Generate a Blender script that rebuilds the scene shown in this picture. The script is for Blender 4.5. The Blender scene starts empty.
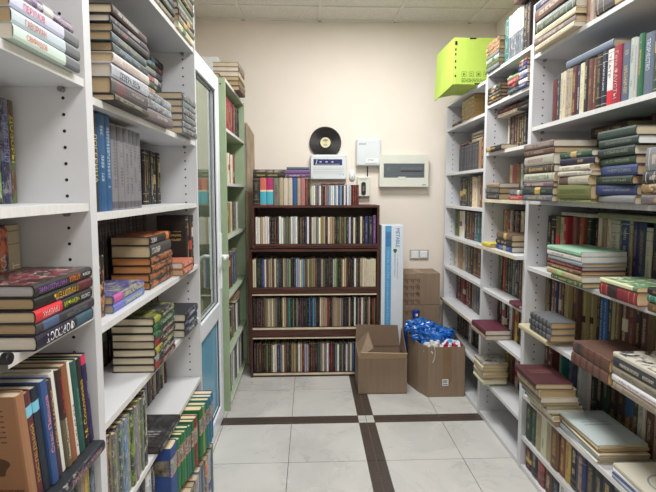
import bpy, bmesh, math, random
from mathutils import Matrix, Vector, noise
# ------------------------------------------------------------------ camera, light, exposure
SC = bpy.context.scene
COL = SC.collection
F, HOR, VPX, CX, CY, EYE = 470.0, 192.0, 310.0, 328.0, 230.0, 1.5
pitch = math.atan((CY - HOR) / F)
yaw = math.atan((CX - VPX) / F * math.cos(pitch))
FW = Vector((math.sin(yaw) * math.cos(pitch), math.cos(yaw) * math.cos(pitch), -math.sin(pitch)))
RT = Vector((math.cos(yaw), -math.sin(yaw), 0))
UP = RT.cross(FW)
cam_d = bpy.data.cameras.new('camera')
cam = bpy.data.objects.new('camera', cam_d)
COL.objects.link(cam)
cam.matrix_world = Matrix((RT, UP, -FW)).transposed().to_4x4()
cam.location = (0, 0, EYE)
cam_d.sensor_width = 36
cam_d.lens = F / 656 * 36
cam_d.shift_y = -(246 - CY) / 656
cam_d.clip_start = .02
SC.camera = cam
SC.view_settings.view_transform = 'Standard'
SC.view_settings.look = 'None'
SC.view_settings.gamma = 1
SC.view_settings.use_curve_mapping = False
SC.view_settings.exposure = 0.14
w = bpy.data.worlds.new('world'); SC.world = w; w.use_nodes = True
w.node_tree.nodes['Background'].inputs[0].default_value = (.9, .95, 1, 1)
w.node_tree.nodes['Background'].inputs[1].default_value = .3
SC.cycles.max_bounces = 8
SC.cycles.diffuse_bounces = 6
SC.cycles.use_denoising = True
CEIL = 2.92
for i, (lx, ly, pw) in enumerate(((.4, 2.80, 40), (.4, .90, 34), (.4, -1.0, 24))):
    ld = bpy.data.lights.new('ceiling_panel_light', 'AREA')
    ld.shape = 'SQUARE'; ld.size = .6; ld.energy = pw; ld.color = (1, .99, .98)
    lo = bpy.data.objects.new('ceiling_panel_light', ld)
    lo.location = (lx, ly, CEIL - .012); COL.objects.link(lo)
# ------------------------------------------------------------------ colours and node helpers
def lin(c):
    return tuple((v / 255 / 12.92) if v / 255 <= .04045 else ((v / 255 + .055) / 1.055) ** 2.4 for v in c)
def newmat(name):
    m = bpy.data.materials.new(name); m.use_nodes = True
    return m, m.node_tree, m.node_tree.nodes['Principled BSDF']
class G:
    """tiny node writer"""
    def __init__(s, nt): s.nt = nt
    def n(s, t, **k):
        o = s.nt.nodes.new(t)
        for a, b in k.items(): setattr(o, a, b)
        return o
    def put(s, sock, v):
        if isinstance(v, bpy.types.NodeSocket): s.nt.links.new(v, sock)
        else:
            if hasattr(sock.default_value, '__len__') and not hasattr(v, '__len__'): v = (v,) * len(sock.default_value)
            if hasattr(v, '__len__') and len(sock.default_value) == 4 and len(v) == 3: v = tuple(v) + (1,)
            sock.default_value = v
    def m(s, op, a, b=0., c=0.):
        o = s.n('ShaderNodeMath', operation=op)
        s.put(o.inputs[0], a); s.put(o.inputs[1], b); s.put(o.inputs[2], c)
        return o.outputs[0]
    def mix(s, f, a, b, mode='MIX'):
        o = s.n('ShaderNodeMix', data_type='RGBA', blend_type=mode)
        s.put(o.inputs[0], f); s.put(o.inputs[6], a); s.put(o.inputs[7], b)
        return o.outputs[2]
    def xyz(s, a, b=0., c=0.):
        o = s.n('ShaderNodeCombineXYZ')
        for i, v in enumerate((a, b, c)): s.put(o.inputs[i], v)
        return o.outputs[0]
    def sep(s, v):
        o = s.n('ShaderNodeSeparateXYZ'); s.put(o.inputs[0], v); return o.outputs
    def noise(s, vec, scale=5., detail=2., rough=.5, dist=0., color=False):
        o = s.n('ShaderNodeTexNoise')
        if vec is not None: s.put(o.inputs['Vector'], vec)
        s.put(o.inputs['Scale'], scale); s.put(o.inputs['Detail'], detail); s.put(o.inputs['Roughness'], rough); s.put(o.inputs['Distortion'], dist)
        return o.outputs['Color' if color else 'Fac']
    def attr(s, name, out='Color'):
        return s.n('ShaderNodeAttribute', attribute_name=name).outputs[out]
    def ramp(s, f, a, b, lo=0., hi=1.):
        o = s.n('ShaderNodeMapRange'); s.put(o.inputs[0], f); s.put(o.inputs[1], a); s.put(o.inputs[2], b); s.put(o.inputs[3], lo); s.put(o.inputs[4], hi)
        return o.outputs[0]
    def bump(s, h, strength=.3, dist=.002):
        o = s.n('ShaderNodeBump'); s.put(o.inputs['Strength'], strength); s.put(o.inputs['Distance'], dist); s.put(o.inputs['Height'], h)
        return o.outputs[0]
MATS = {}
def mat(name, rgb, rough=.5, var=.06, scale=8., metal=0., bump=0., bscale=60., spec=.5, stretch=(1, 1, 1), trans=0., coat=0.):
    if name in MATS: return MATS[name]
    m, nt, p = newmat(name); g = G(nt)
    tc = g.n('ShaderNodeTexCoord').outputs['Object']
    mp = g.n('ShaderNodeMapping'); g.put(mp.inputs[0], tc); mp.inputs['Scale'].default_value = stretch
    f = g.noise(mp.outputs[0], scale, 4, .6)
    c = lin(rgb)
    lo = tuple(v * (1 - var * 2) for v in c); hi = tuple(min(1, v * (1 + var * 2)) for v in c)
    g.put(p.inputs['Base Color'], g.mix(g.ramp(f, .3, .7), lo, hi))
    p.inputs['Roughness'].default_value = rough; p.inputs['Metallic'].default_value = metal
    p.inputs['Specular IOR Level'].default_value = spec; p.inputs['Coat Weight'].default_value = coat
    if bump: g.put(p.inputs['Normal'], g.bump(g.noise(mp.outputs[0], bscale, 4), bump))
    MATS[name] = m
    return m
LAM = mat('white_laminate', (204, 206, 209), .38, .03, 3., bump=.05, bscale=30)
LAMY = mat('aged_edge_band', (205, 196, 168), .5, .08, 20.)
EDGE = mat('scuffed_edge', (208, 208, 206), .4, .03, 25., stretch=(1, 3, 1))
WALL = mat('wall_paint', (226, 218, 207), .8, .02, 1.2, bump=.15, bscale=180)
CEILT = mat('ceiling_tile', (222, 219, 212), .9, .05, 60., bump=.4, bscale=300)
CEILB = mat('ceiling_bar', (222, 220, 214), .5, .02)
HOLE = mat('dark_hole', (30, 28, 28), .9, .02)
GREEN = mat('green_laminate', (158, 178, 146), .5, .05, 6.)
WOOD = mat('dark_wood', (74, 40, 32), .4, .3, 6., bump=.12, bscale=40, stretch=(1, 8, 12))
WOODB = mat('dark_back_board', (92, 78, 70), .6, .1, 5.)
PLANK = mat('weathered_board', (170, 150, 128), .75, .12, 7., stretch=(8, 8, 1))
CARD = mat('corrugated_cardboard', (136, 116, 96), .75, .05, 5., bump=.12, bscale=25, stretch=(12, 12, .6))
CARDI = mat('cardboard_inside', (126, 106, 87), .8, .05, 5.)
CARDL = mat('cardboard_light_flap', (180, 156, 128), .75, .04, 6.)
TAPE = mat('packing_tape', (130, 104, 78), .3, .04)
LIME = mat('lime_cardboard', (163, 188, 78), .6, .04, 4., bump=.08, bscale=30)
BLACK = mat('black_plastic', (22, 22, 24), .35, .05)
INK = mat('black_ink', (30, 30, 32), .7, 0)
PVC = mat('white_pvc', (226, 231, 238), .28, .015)
STEEL = mat('brushed_steel', (150, 148, 144), .35, .1, metal=.9)
BLUEP = mat('blue_pvc_panel', (96, 160, 190), .25, .03, 2.)
WPL = mat('pale_grey_plastic', (208, 216, 218), .35, .02)
CRPL = mat('cream_plastic', (212, 214, 203), .35, .02)
WHP = mat('white_plastic', (228, 232, 234), .3, .01)
DKW = mat('smoked_window', (92, 100, 106), .2, .04, 30.)
NAVYW = mat('navy_display', (28, 40, 96), .15, .15, 12.)
PAPER = mat('paper_label', (232, 232, 230), .6, .01)
GROUT = mat('grout', (96, 92, 84), .9, .1, 20.)
GREYT = mat('grey_mark', (128, 136, 140), .6, .05)
# glass
m, nt, p = newmat('clear_glass'); p.inputs['Base Color'].default_value = (.86, .93, .9, 1); p.inputs['Roughness'].default_value = .03
p.inputs['Transmission Weight'].default_value = 1; p.inputs['IOR'].default_value = 1.45; GLASS = m
# marble tiles
def marble():
    m, nt, p = newmat('white_marble_tile'); g = G(nt)
    tc = g.n('ShaderNodeTexCoord').outputs['Object']
    big = g.noise(tc, 2.2, 5, .6, .8)
    off = g.attr('tile', 'Vector')
    v = g.n('ShaderNodeVectorMath', operation='ADD'); g.put(v.inputs[0], tc); g.put(v.inputs[1], off)
    vein = g.noise(v.outputs[0], 3.2, 6, .62, 1.6)
    vein = g.m('ABSOLUTE', g.m('SUBTRACT', vein, .5))
    vein = g.ramp(vein, 0., .035, 1., 0.)
    msk = g.ramp(g.noise(v.outputs[0], 2.0, 2), .5, .68)
    c = g.mix(g.ramp(big, .3, .7), lin((184, 184, 180)), lin((204, 203, 198)))
    c = g.mix(g.m('MULTIPLY', g.m('MULTIPLY', vein, msk), .38), c, lin((120, 122, 124)))
    sp = g.ramp(g.noise(tc, 60, 3, .7), .7, .76)
    c = g.mix(g.m('MULTIPLY', sp, .5), c, lin((140, 132, 120)))
    g.put(p.inputs['Base Color'], c); g.put(p.inputs['Roughness'], g.ramp(big, .3, .7, .22, .36))
    return m
MARB = marble()
STRIP = mat('dark_strip_tile', (72, 62, 56), .35, .12, 25., stretch=(1, 4, 1))
# the one cover material: colours, lettering and bands come from attributes of each book
def cover_mat():
    m, nt, p = newmat('book_cover'); g = G(nt)
    uv = g.sep(g.n('ShaderNodeUVMap', uv_map='UVMap').outputs[0]); u0, v = uv[0], uv[1]
    d = g.sep(g.attr('dims', 'Vector')); H, T, seed = d[0], d[1], d[2]
    ft = g.n('ShaderNodeSeparateColor'); g.put(ft.inputs[0], g.attr('feat')); tx, bd, bk = ft.outputs
    pic = g.attr('feat', 'Alpha')
    col, acc = g.attr('col'), g.attr('acc')
    board = g.m('GREATER_THAN', u0, 1.5); spine = g.m('SUBTRACT', 1., board)
    u = g.m('SUBTRACT', u0, g.m('MULTIPLY', board, 2.))
    mz = g.m('MULTIPLY', u, H); my = g.m('MULTIPLY', v, T)
    p1 = g.m('ADD', g.m('MULTIPLY', g.m('MINIMUM', T, .04), .20), .0012)
    k = g.m('DIVIDE', mz, p1)
    glyph = g.m('MULTIPLY', g.m('GREATER_THAN', g.m('FRACT', k), .22),
                g.m('GREATER_THAN', g.noise(g.xyz(g.m('MULTIPLY', k, 2.2), g.m('MULTIPLY', v, 6.), g.m('MULTIPLY', seed, 77.)), 1., 1.), .44))
    words = g.m('GREATER_THAN', g.noise(g.xyz(g.m('MULTIPLY', k, .22), 3., g.m('MULTIPLY', seed, 31.)), 1., 0.), .42)
    mid = g.m('LESS_THAN', g.m('ABSOLUTE', g.m('SUBTRACT', v, .5)), .19)
    ur = g.m('MULTIPLY', g.m('GREATER_THAN', u, g.m('ADD', .08, g.m('MULTIPLY', g.m('FRACT', g.m('MULTIPLY', seed, 7.3)), .25))), g.m('LESS_THAN', u, .88))
    text = g.m('MULTIPLY', g.m('MULTIPLY', glyph, words), g.m('MULTIPLY', mid, ur))
    text = g.m('MULTIPLY', g.m('MULTIPLY', text, spine), tx)
    kb = g.m('MULTIPLY', v, 24.)
    tb = g.m('MULTIPLY', g.m('GREATER_THAN', g.m('FRACT', kb), .25), g.m('GREATER_THAN', g.noise(g.xyz(g.m('MULTIPLY', kb, .9), g.m('MULTIPLY', u, 60.), g.m('MULTIPLY', seed, 17.)), 1., 1.), .45))
    tb = g.m('MULTIPLY', tb, g.m('GREATER_THAN', g.m('FRACT', g.m('MULTIPLY', u, 12.)), .5))
    tb = g.m('MULTIPLY', tb, g.m('MULTIPLY', g.m('LESS_THAN', g.m('ABSOLUTE', g.m('SUBTRACT', v, .5)), .3), g.m('LESS_THAN', g.m('ABSOLUTE', g.m('SUBTRACT', u, .62)), .1)))
    text = g.m('MAXIMUM', text, g.m('MULTIPLY', g.m('MULTIPLY', tb, board), tx))
    def at(c, wd): return g.m('LESS_THAN', g.m('ABSOLUTE', g.m('SUBTRACT', u, c)), wd)
    bands = g.m('MAXIMUM', g.m('MAXIMUM', at(.06, .007), at(.94, .007)), g.m('MAXIMUM', at(.2, .005), at(.8, .005)))
    bands = g.m('MULTIPLY', g.m('MULTIPLY', bands, bd), spine)
    bc = g.m('ADD', .3, g.m('MULTIPLY', g.m('FRACT', g.m('MULTIPLY', seed, 3.7)), .5))
    block = g.m('LESS_THAN', g.m('ABSOLUTE', g.m('SUBTRACT', u, bc)), .09)
    block = g.m('MULTIPLY', g.m('MULTIPLY', block, bk), spine)
    pv = g.xyz(g.m('MULTIPLY', u, 5.), g.m('MULTIPLY', v, g.m('ADD', 1.2, g.m('MULTIPLY', board, 2.6))), g.m('MULTIPLY', seed, 50.))
    n1 = g.noise(pv, 1., 4, .6, .5)
    n2 = g.noise(pv, 2.3, 4, .7, 1.)
    pc = g.mix(g.ramp(n1, .5, .56), col, acc)
    pc = g.mix(g.m('MULTIPLY', g.ramp(n2, .56, .62), .75), pc, lin((205, 198, 188)))
    pc = g.mix(g.m('MULTIPLY', g.ramp(n2, .42, .36), .7), pc, lin((26, 24, 28)))
    c = g.mix(pic, col, pc)
    wear = g.noise(g.xyz(g.m('MULTIPLY', mz, 40.), g.m('MULTIPLY', my, 40.), seed), 1., 4, .65)
    c = g.mix(g.m('MULTIPLY', g.ramp(wear, .35, .75), .05), c, lin((150, 142, 130)))
    c = g.mix(g.m('MULTIPLY', block, .9), c, acc)
    c = g.mix(g.m('MULTIPLY', bands, .8), c, acc)
    c = g.mix(g.m('MULTIPLY', text, .72), c, acc)
    g.put(p.inputs['Base Color'], c)
    g.put(p.inputs['Roughness'], g.m('SUBTRACT', .55, g.m('MULTIPLY', pic, .25)))
    return m
COVER = cover_mat()
def pages_mat():
    m, nt, p = newmat('book_pages'); g = G(nt)
    uv = g.sep(g.n('ShaderNodeUVMap', uv_map='UVMap').outputs[0])
    ln = g.noise(g.xyz(g.m('MULTIPLY', uv[0], 3.), g.m('MULTIPLY', uv[1], 1400.)), 1., 2)
    bl = g.noise(g.xyz(g.m('MULTIPLY', uv[0], 18.), g.m('MULTIPLY', uv[1], 30.)), 1., 3)
    c = g.mix(g.m('MULTIPLY', g.ramp(ln, .35, .7), .30), g.attr('col'), lin((118, 96, 70)))
    c = g.mix(g.m('MULTIPLY', g.ramp(bl, .5, .75), .2), c, lin((150, 125, 95)))
    g.put(p.inputs['Base Color'], c); p.inputs['Roughness'].default_value = .85
    return m
PAGES = pages_mat()
# ------------------------------------------------------------------ mesh helpers
class MB:
    def __init__(s): s.v = []; s.f = []; s.m = []
    def box(s, x0, x1, y0, y1, z0, z1, mi=0, M=None):
        b = len(s.v)
        P = [Vector((x, y, z)) for z in (z0, z1) for y in (y0, y1) for x in (x0, x1)]
        s.v += [(M @ q) if M else q for q in P]
        for f in ((0, 2, 3, 1), (4, 5, 7, 6), (0, 1, 5, 4), (2, 6, 7, 3), (0, 4, 6, 2), (1, 3, 7, 5)):
            s.f.append([b + i for i in f]); s.m.append(mi)
        return s
    def poly(s, pts, mi=0):
        b = len(s.v); s.v += [Vector(q) for q in pts]; s.f.append(list(range(b, b + len(pts)))); s.m.append(mi)
        return s
    def prism(s, pts, axis, a, b_, mi=0):
        """pts 2-D outline in the two other axes, extruded along axis from a to b_"""
        b = len(s.v); n = len(pts)
        for t in (a, b_):
            for q in pts:
                c = list(q); c.insert(axis, t); s.v.append(Vector(c))
        s.f.append([b + i for i in range(n)][::-1]); s.m.append(mi)
        s.f.append([b + n + i for i in range(n)]); s.m.append(mi)
        for i in range(n):
            j = (i + 1) % n; s.f.append([b + i, b + j, b + n + j, b + n + i]); s.m.append(mi)
        return s
    def cyl(s, c, r, axis, h, n=16, mi=0, r2=None):
        r2 = r if r2 is None else r2; b = len(s.v)
        o = [i for i in range(3) if i != axis]
        for t, rr in ((0, r), (h, r2)):
            for i in range(n):
                q = [0, 0, 0]; q[axis] = c[axis] + t; a = 2 * math.pi * i / n
                q[o[0]] = c[o[0]] + rr * math.cos(a); q[o[1]] = c[o[1]] + rr * math.sin(a); s.v.append(Vector(q))
        s.f.append([b + i for i in range(n)][::-1]); s.m.append(mi)
        s.f.append([b + n + i for i in range(n)]); s.m.append(mi)
        for i in range(n):
            j = (i + 1) % n; s.f.append([b + i, b + j, b + n + j, b + n + i]); s.m.append(mi)
        return s
    def build(s, name, mats, parent=None, loc=None, bevel=0., smooth=False, col=COL):
        me = bpy.data.meshes.new(name)
        o0 = Vector(loc) if loc is not None else Vector((0, 0, 0))
        me.from_pydata([v - o0 for v in s.v], [], s.f)
        mats = mats if isinstance(mats, (list, tuple)) else [mats]
        for q in mats: me.materials.append(q)
        me.polygons.foreach_set('material_index', s.m)
        if smooth: me.polygons.foreach_set('use_smooth', [True] * len(s.f))
        bm = bmesh.new(); bm.from_mesh(me); bmesh.ops.recalc_face_normals(bm, faces=bm.faces); bm.to_mesh(me); bm.free()
        o = bpy.data.objects.new(name, me); col.objects.link(o)
        if parent is not None:
            o.parent = parent; o.location = o0 - parent.location
        else: o.location = o0
        if bevel:
            b = o.modifiers.new('bevel', 'BEVEL'); b.width = bevel; b.segments = 2; b.limit_method = 'ANGLE'
        return o
def tag(o, label=None, cat=None, group=None, kind=None):
    if label: o['label'] = label
    if cat: o['category'] = cat
    if group: o['group'] = group
    if kind: o['kind'] = kind
    return o
def thing(name, loc, label, cat, group=None):
    o = bpy.data.objects.new(name, None); o.empty_display_size = .05; o.location = loc; COL.objects.link(o)
    return tag(o, label, cat, group)
def bx(name, r, m_, parent=None, bevel=0., label=None):
    o = MB().box(*r).build(name, m_, parent, ((r[0] + r[1]) / 2, (r[2] + r[3]) / 2, r[4]), bevel)
    if label: o['label'] = label
    return o
def struct(o): o['kind'] = 'structure'; return o
def text_mesh(s, m_):
    """a flat mesh of the given writing, centred, width/height returned"""
    cu = bpy.data.curves.new('t', 'FONT'); cu.body = s; cu.resolution_u = 2
    ob = bpy.data.objects.new('t', cu); COL.objects.link(ob)
    dg = bpy.context.evaluated_depsgraph_get()
    me = bpy.data.meshes.new_from_object(ob.evaluated_get(dg))
    bpy.data.objects.remove(ob); me.name = 'lettering'
    xs = [v.co.x for v in me.vertices]; ys = [v.co.y for v in me.vertices]
    if not xs: return me
    x0, x1, y0, y1 = min(xs), max(xs), min(ys), max(ys)
    for v in me.vertices: v.co = ((v.co.x - (x0 + x1) / 2) / (x1 - x0), (v.co.y - (y0 + y1) / 2) / (y1 - y0), 0)
    me.materials.clear(); me.materials.append(m_)
    return me
def letters(name, s, m_, centre, right, up, wdt, hgt, parent):
    """writing on a surface: centre point, unit right and up directions, width and height"""
    me = text_mesh(s, m_)
    R_, U_ = Vector(right), Vector(up); N_ = R_.cross(U_)
    M = Matrix((R_ * wdt, U_ * hgt, N_)).transposed()
    for v in me.vertices: v.co = M @ v.co
    o = bpy.data.objects.new(name, me); COL.objects.link(o)
    o.parent = parent; o.location = Vector(centre) - (parent.location if parent.type == 'EMPTY' or True else Vector())
    return o
# ------------------------------------------------------------------ room
XL, XR, YB, YN = -.93, 1.58, 4.05, -1.9
def room():
    fb = MB(); fb.box(XL, XR, YN, YB, -.03, -.002)
    offs = []
    xs = [(-.125 - .44 * k, -.125 - .44 * (k - 1)) for k in range(2, 0, -1)] + [(-.125, .315)]
    xc = [(.315, .3675), (.3675, .42)]
    xs2 = [(.42, .86), (.86, 1.30), (1.30, XR)]
    xcols = [(max(a, XL), b, 0) for a, b in xs if b > XL] + [(a, b, 1) for a, b in xc] + [(a, b, 0) for a, b in xs2]
    if xcols[0][0] > XL + .01: xcols.insert(0, (XL, xcols[0][0], 0))
    ys = [(3.905, YB, 0), (3.475, 3.905, 0), (3.045, 3.475, 0), (2.995, 3.045, 1), (2.945, 2.995, 1)]
    y = 2.945
    while y > YN: ys.append((max(y - .437, YN), y, 0)); y -= .437
    gp = .0018
    nb = len(fb.f)
    tl = [(0, 0, 0)] * nb
    rnd = random.Random(4)
    for (a, b, sx) in xcols:
        for (c, d, sy) in ys:
            if sx and sy: mi = 1
            elif sx or sy: mi = 2
            else: mi = 1
            o = (rnd.uniform(0, 40), rnd.uniform(0, 40), rnd.uniform(0, 9))
            fb.box(a + gp, b - gp, c + gp, d - gp, -.004, 0, mi); tl += [o] * 6
    me_o = fb.build('floor', [GROUT, MARB, STRIP])
    at = me_o.data.attributes.new('tile', 'FLOAT_VECTOR', 'FACE')
    at.data.foreach_set('vector', [q for t in tl for q in t])
    struct(me_o)
    struct(bx('wall_back', (XL - .1, XR + .1, YB, YB + .1, 0, CEIL + .05), WALL))
    struct(bx('wall_left', (XL - .1, XL, YN, YB, 0, CEIL + .05), WALL))
    struct(bx('wall_right', (XR, XR + .1, YN, YB, 0, CEIL + .05), WALL))
    struct(bx('wall_front', (XL - .1, XR + .1, YN - .1, YN, 0, CEIL + .05), WALL))
    c = MB()
    gx = [-.55 + .633 * k for k in range(-1, 5)]; gy = [3.75 - .633 * k for k in range(-1, 10)]
    c.box(XL, XR, YN, YB, CEIL + .008, CEIL + .05, 0)
    for x in gx:
        if XL < x < XR: c.box(x - .012, x + .012, YN, YB, CEIL - .002, CEIL + .01, 1)
    for y in gy:
        if YN < y < YB: c.box(XL, XR, y - .012, y + .012, CEIL - .0021, CEIL + .01, 1)
    c.box(XL, XR, YB - .02, YB, CEIL - .002, CEIL + .01, 1)
    struct(c.build('ceiling', [CEILT, CEILB]))
room()
# ------------------------------------------------------------------ white bookcases
def holes(mb, x, sgn, y, z0, z1, x2):
    """two columns of black shelf-pin holes on a side panel facing sgn along y"""
    for hx in (x, x2):
        z = z0 + .04
        while z < z1 - .03:
            mb.cyl((hx, y if sgn > 0 else y - .0006, z), .0042, 1, .0006, 8, 1); z += .04
def bookcase(label, side, yn, yf, top, shelves, group='white bookcases along the aisle', bottom=.0, topboard=True, proud={}, skip=()):
    """side 'R' opens towards -x, 'L' towards +x"""
    xf, xb = (1.135, XR - .02) if side == 'R' else (-.55, XL + .02)
    s = 1 if side == 'R' else -1
    lo, hi = min(xf, xb), max(xf, xb)
    t = thing('bookcase', ((xf + xb) / 2, (yn + yf) / 2, 0), label, 'bookcase', group)
    th = .018
    for (a, b, face, sg) in ((yn, yn + th, yn + th, 1), (yf - th, yf, yf - th, -1)):
        q = MB().box(lo, hi, a, b, 0, top)
        holes(q, xf + s * .055, sg, face, .05, top - .03, xb - s * .05)
        q.build('side_panel', [LAM, HOLE], t, ((xf + xb) / 2, (a + b) / 2, 0), 0)
    bx('back_panel', (min(xb, xb + s * .004), max(xb, xb + s * .004), yn + .001, yf - .001, .03, top), LAM, t)
    for z in shelves:
        p_ = proud.get(z, 0)
        a, b = sorted((xf + s * (.004 - p_), xb - s * .001))
        e = sorted((xf + s * (.004 - p_), xf + s * (.0030 - p_)))
        q = MB().box(a, b, yn + th + .0005, yf - th - .0005, z - .020, z, 0)
        q.box(e[0], e[1], yn + th + .001, yf - th - .001, z - .0195, z - .0005, 1)
        q.build('shelf', [LAM, LAMY if p_ else EDGE], t, ((a + b) / 2, (yn + yf) / 2, z - .02))
        for yy in (yn + th, yf - th - .014):
            MB().cyl((xf + s * .055, yy, z - .026), .007, 1, .014, 10).build('shelf_pin', STEEL, t, (xf + s * .055, yy, z - .033))
    if topboard: bx('top_board', (lo, hi, yn + th, yf - th, top - .02, top), LAM, t)
    bx('plinth', (min(xf + s * .004, xf + s * .022), max(xf + s * .004, xf + s * .022), yn + th, yf - th, 0, .026), LAM, t)
    return t
bookcase('near right white bookcase crammed with old books, cut off by the photo edge', 'R', 1.16, 2.42, 2.44, (2.19, 1.83, 1.457, 1.112, .785, .42, .19, .028))
bookcase('middle right white bookcase with a maroon album jutting out', 'R', 2.42, 3.04, 2.25, (2.05, 1.75, 1.455, 1.16, .87, .60, .27, .028), proud={1.16: .05, 1.455: .02})
bookcase('far right white bookcase in the corner under the lime green box', 'R', 3.04, 3.93, 2.22, (2.015, 1.655, 1.39, 1.14, .88, .61, .33, .028), proud={.61: .03})
bookcase('near left white bookcase with a pile of thrillers, cut off by the photo edge', 'L', .1, 1.218, 2.6, (2.2, 1.776, 1.472, 1.196, .628, .2))
bookcase('rear left white bookcase beside the white plastic door', 'L', 1.218, 2.342, 2.6, (2.18, 1.742, 1.445, 1.145, .878, .572, .31, .03))
# green bookcase
def green_case():
    x0, x1, y0, y1 = -.90, -.55, 3.14, 4.03
    t = thing('bookcase', (-.725, 3.58, 0), 'narrow pale green bookcase with white shelves behind the plastic door', 'bookcase')
    for a, b in ((y0, y0 + .02), (y1 - .02, y1)):
        bx('side_panel', (x0, x1, a, b, 0, 2.24), GREEN, t)
    bx('back_panel', (x0 - .006, x0, y0, y1, .03, 2.24), GREEN, t)
    for z in (.055, .40, .79, 1.2, 1.56, 1.92):
        o = MB().box(x0, x1 - .004, y0 + .021, y1 - .021, z - .02, z, 0).box(x1 - .004, x1 - .001, y0 + .021, y1 - .021, z - .02, z, 1)
        o.build('shelf', [GREEN, EDGE], t, (-.725, 3.58, z - .02))
    o = MB().box(x0, x1 - .004, y0 + .021, y1 - .021, 2.22, 2.24, 0).box(x1 - .004, x1 - .001, y0 + .021, y1 - .021, 2.22, 2.24, 1)
    o.build('top_board', [GREEN, EDGE], t, (-.725, 3.58, 2.22))
    MB().cyl((x1 - .03, y0 - .001, 2.2), .005, 1, .001, 10).build('screw_cap', HOLE, t, (x1 - .03, y0, 2.2))
    bx('plinth', (x1 - .05, x1 - .035, y0 + .02, y1 - .02, 0, .035), WOOD, t)
green_case()
# dark wood bookcase of four stacked cases
def dark_case():
    t = thing('bookcase', (.03, 3.91, 0), 'dark brown wooden bookcase against the back wall, four full rows of books', 'bookcase')
    rows = ((-.482, .553, 0, .335), (-.482, .553, .336, .690), (-.484, .553, .691, 1.045), (-.458, .553, 1.052, 1.395))
    for i, (a, b, z0, z1) in enumerate(rows):
        fz = .03 if i else .03
        for p, q in ((a, a + .018), (b - .018, b)):
            bx('side_panel', (p, q, 3.72, 4.012, z0, z1), WOOD, t)
        m2 = [WOOD, LAMY]
        zz = z0 + (.075 if i == 1 else .045 if i == 2 else .035)
        o = MB().box(a + .018, b - .018, 3.723, 4.002, zz - .018, zz, 0)
        if i < 2: o.box(a + .018, b - .018, 3.721, 3.723, zz - .017, zz - .001, 1)
        o.build('shelf', m2, t, ((a + b) / 2, 3.9, zz - .018))
        bx('front_rail', (a + .018, b - .018, 3.730, 3.744, z0 + .001, zz - .0185), WOOD, t)
        o = MB().box(a + .018, b - .018, 3.723, 4.002, z1 - .018, z1, 0)
        if i in (0, 1): o.box(a + .018, b - .018, 3.721, 3.723, z1 - .016, z1 - .006, 1)
        o.build('top_board', m2, t, ((a + b) / 2, 3.9, z1 - .018))
        bx('back_panel', (a, b, 4.003, 4.009, z0 + .005, z1), WOODB, t)
dark_case()
# ------------------------------------------------------------------ plastic door
def door():
    t = thing('door_1', (-.60, 2.66, 0), None, None); t['kind'] = 'structure'
    x0, x1, y0, y1 = -.635, -.575, 2.355, 3.05
    fw = .085
    fr = MB()
    fr.box(x0, x1, y0, y0 + fw, .012, 2.215).box(x0, x1, y1 - fw, y1, .012, 2.215)
    fr.box(x0, x1, y0 + fw, y1 - fw, .012, .12).box(x0, x1, y0 + fw, y1 - fw, 2.12, 2.215).box(x0, x1, y0 + fw, y1 - fw, .70, .80)
    fr.build('door_frame', PVC, t, (-.605, 2.66, .012), .006)
    sl = MB()
    for z0, z1 in ((.12, .70), (.80, 2.12)):
        a, b = y0 + fw, y1 - fw
        for xx in (x1 - .012,):
            sl.box(xx - .006, xx, a, a + .006, z0, z1).box(xx - .006, xx, b - .006, b, z0, z1).box(xx - .006, xx, a + .006, b - .006, z0, z0 + .006).box(xx - .006, xx, a + .006, b - .006, z1 - .006, z1)
    sl.build('gasket', BLACK, t, (-.6, 2.66, .12))
    bx('glass_pane', (-.608, -.602, y0 + fw, y1 - fw, .80, 2.12), GLASS, t)
    bx('lower_panel', (-.610, -.600, y0 + fw, y1 - fw, .12, .70), BLUEP, t)
    h = MB().box(x1, x1 + .01, y1 - .058, y1 - .028, .88, 1.24)
    pl = h.build('handle_plate', WHP, t, (x1, y1 - .043, .88), .004)
    hd = MB().cyl((x1 + .01, y1 - .043, 1.09), .011, 0, .035, 14)
    hd.box(x1 + .038, x1 + .055, y1 - .16, y1 - .03, 1.079, 1.101)
    o = hd.build('handle', WHP, pl, (x1 + .01, y1 - .043, 1.09), .006)
    o.location = Vector((x1 + .01, y1 - .043, 1.09)) - Vector((x1, y1 - .043, .88))
    for z in (.25, 1.95):
        MB().cyl((x1 + .006, y0 - .006, z), .009, 2, .09, 12).build('hinge', WHP, t, (x1, y0, z))
door()
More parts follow.
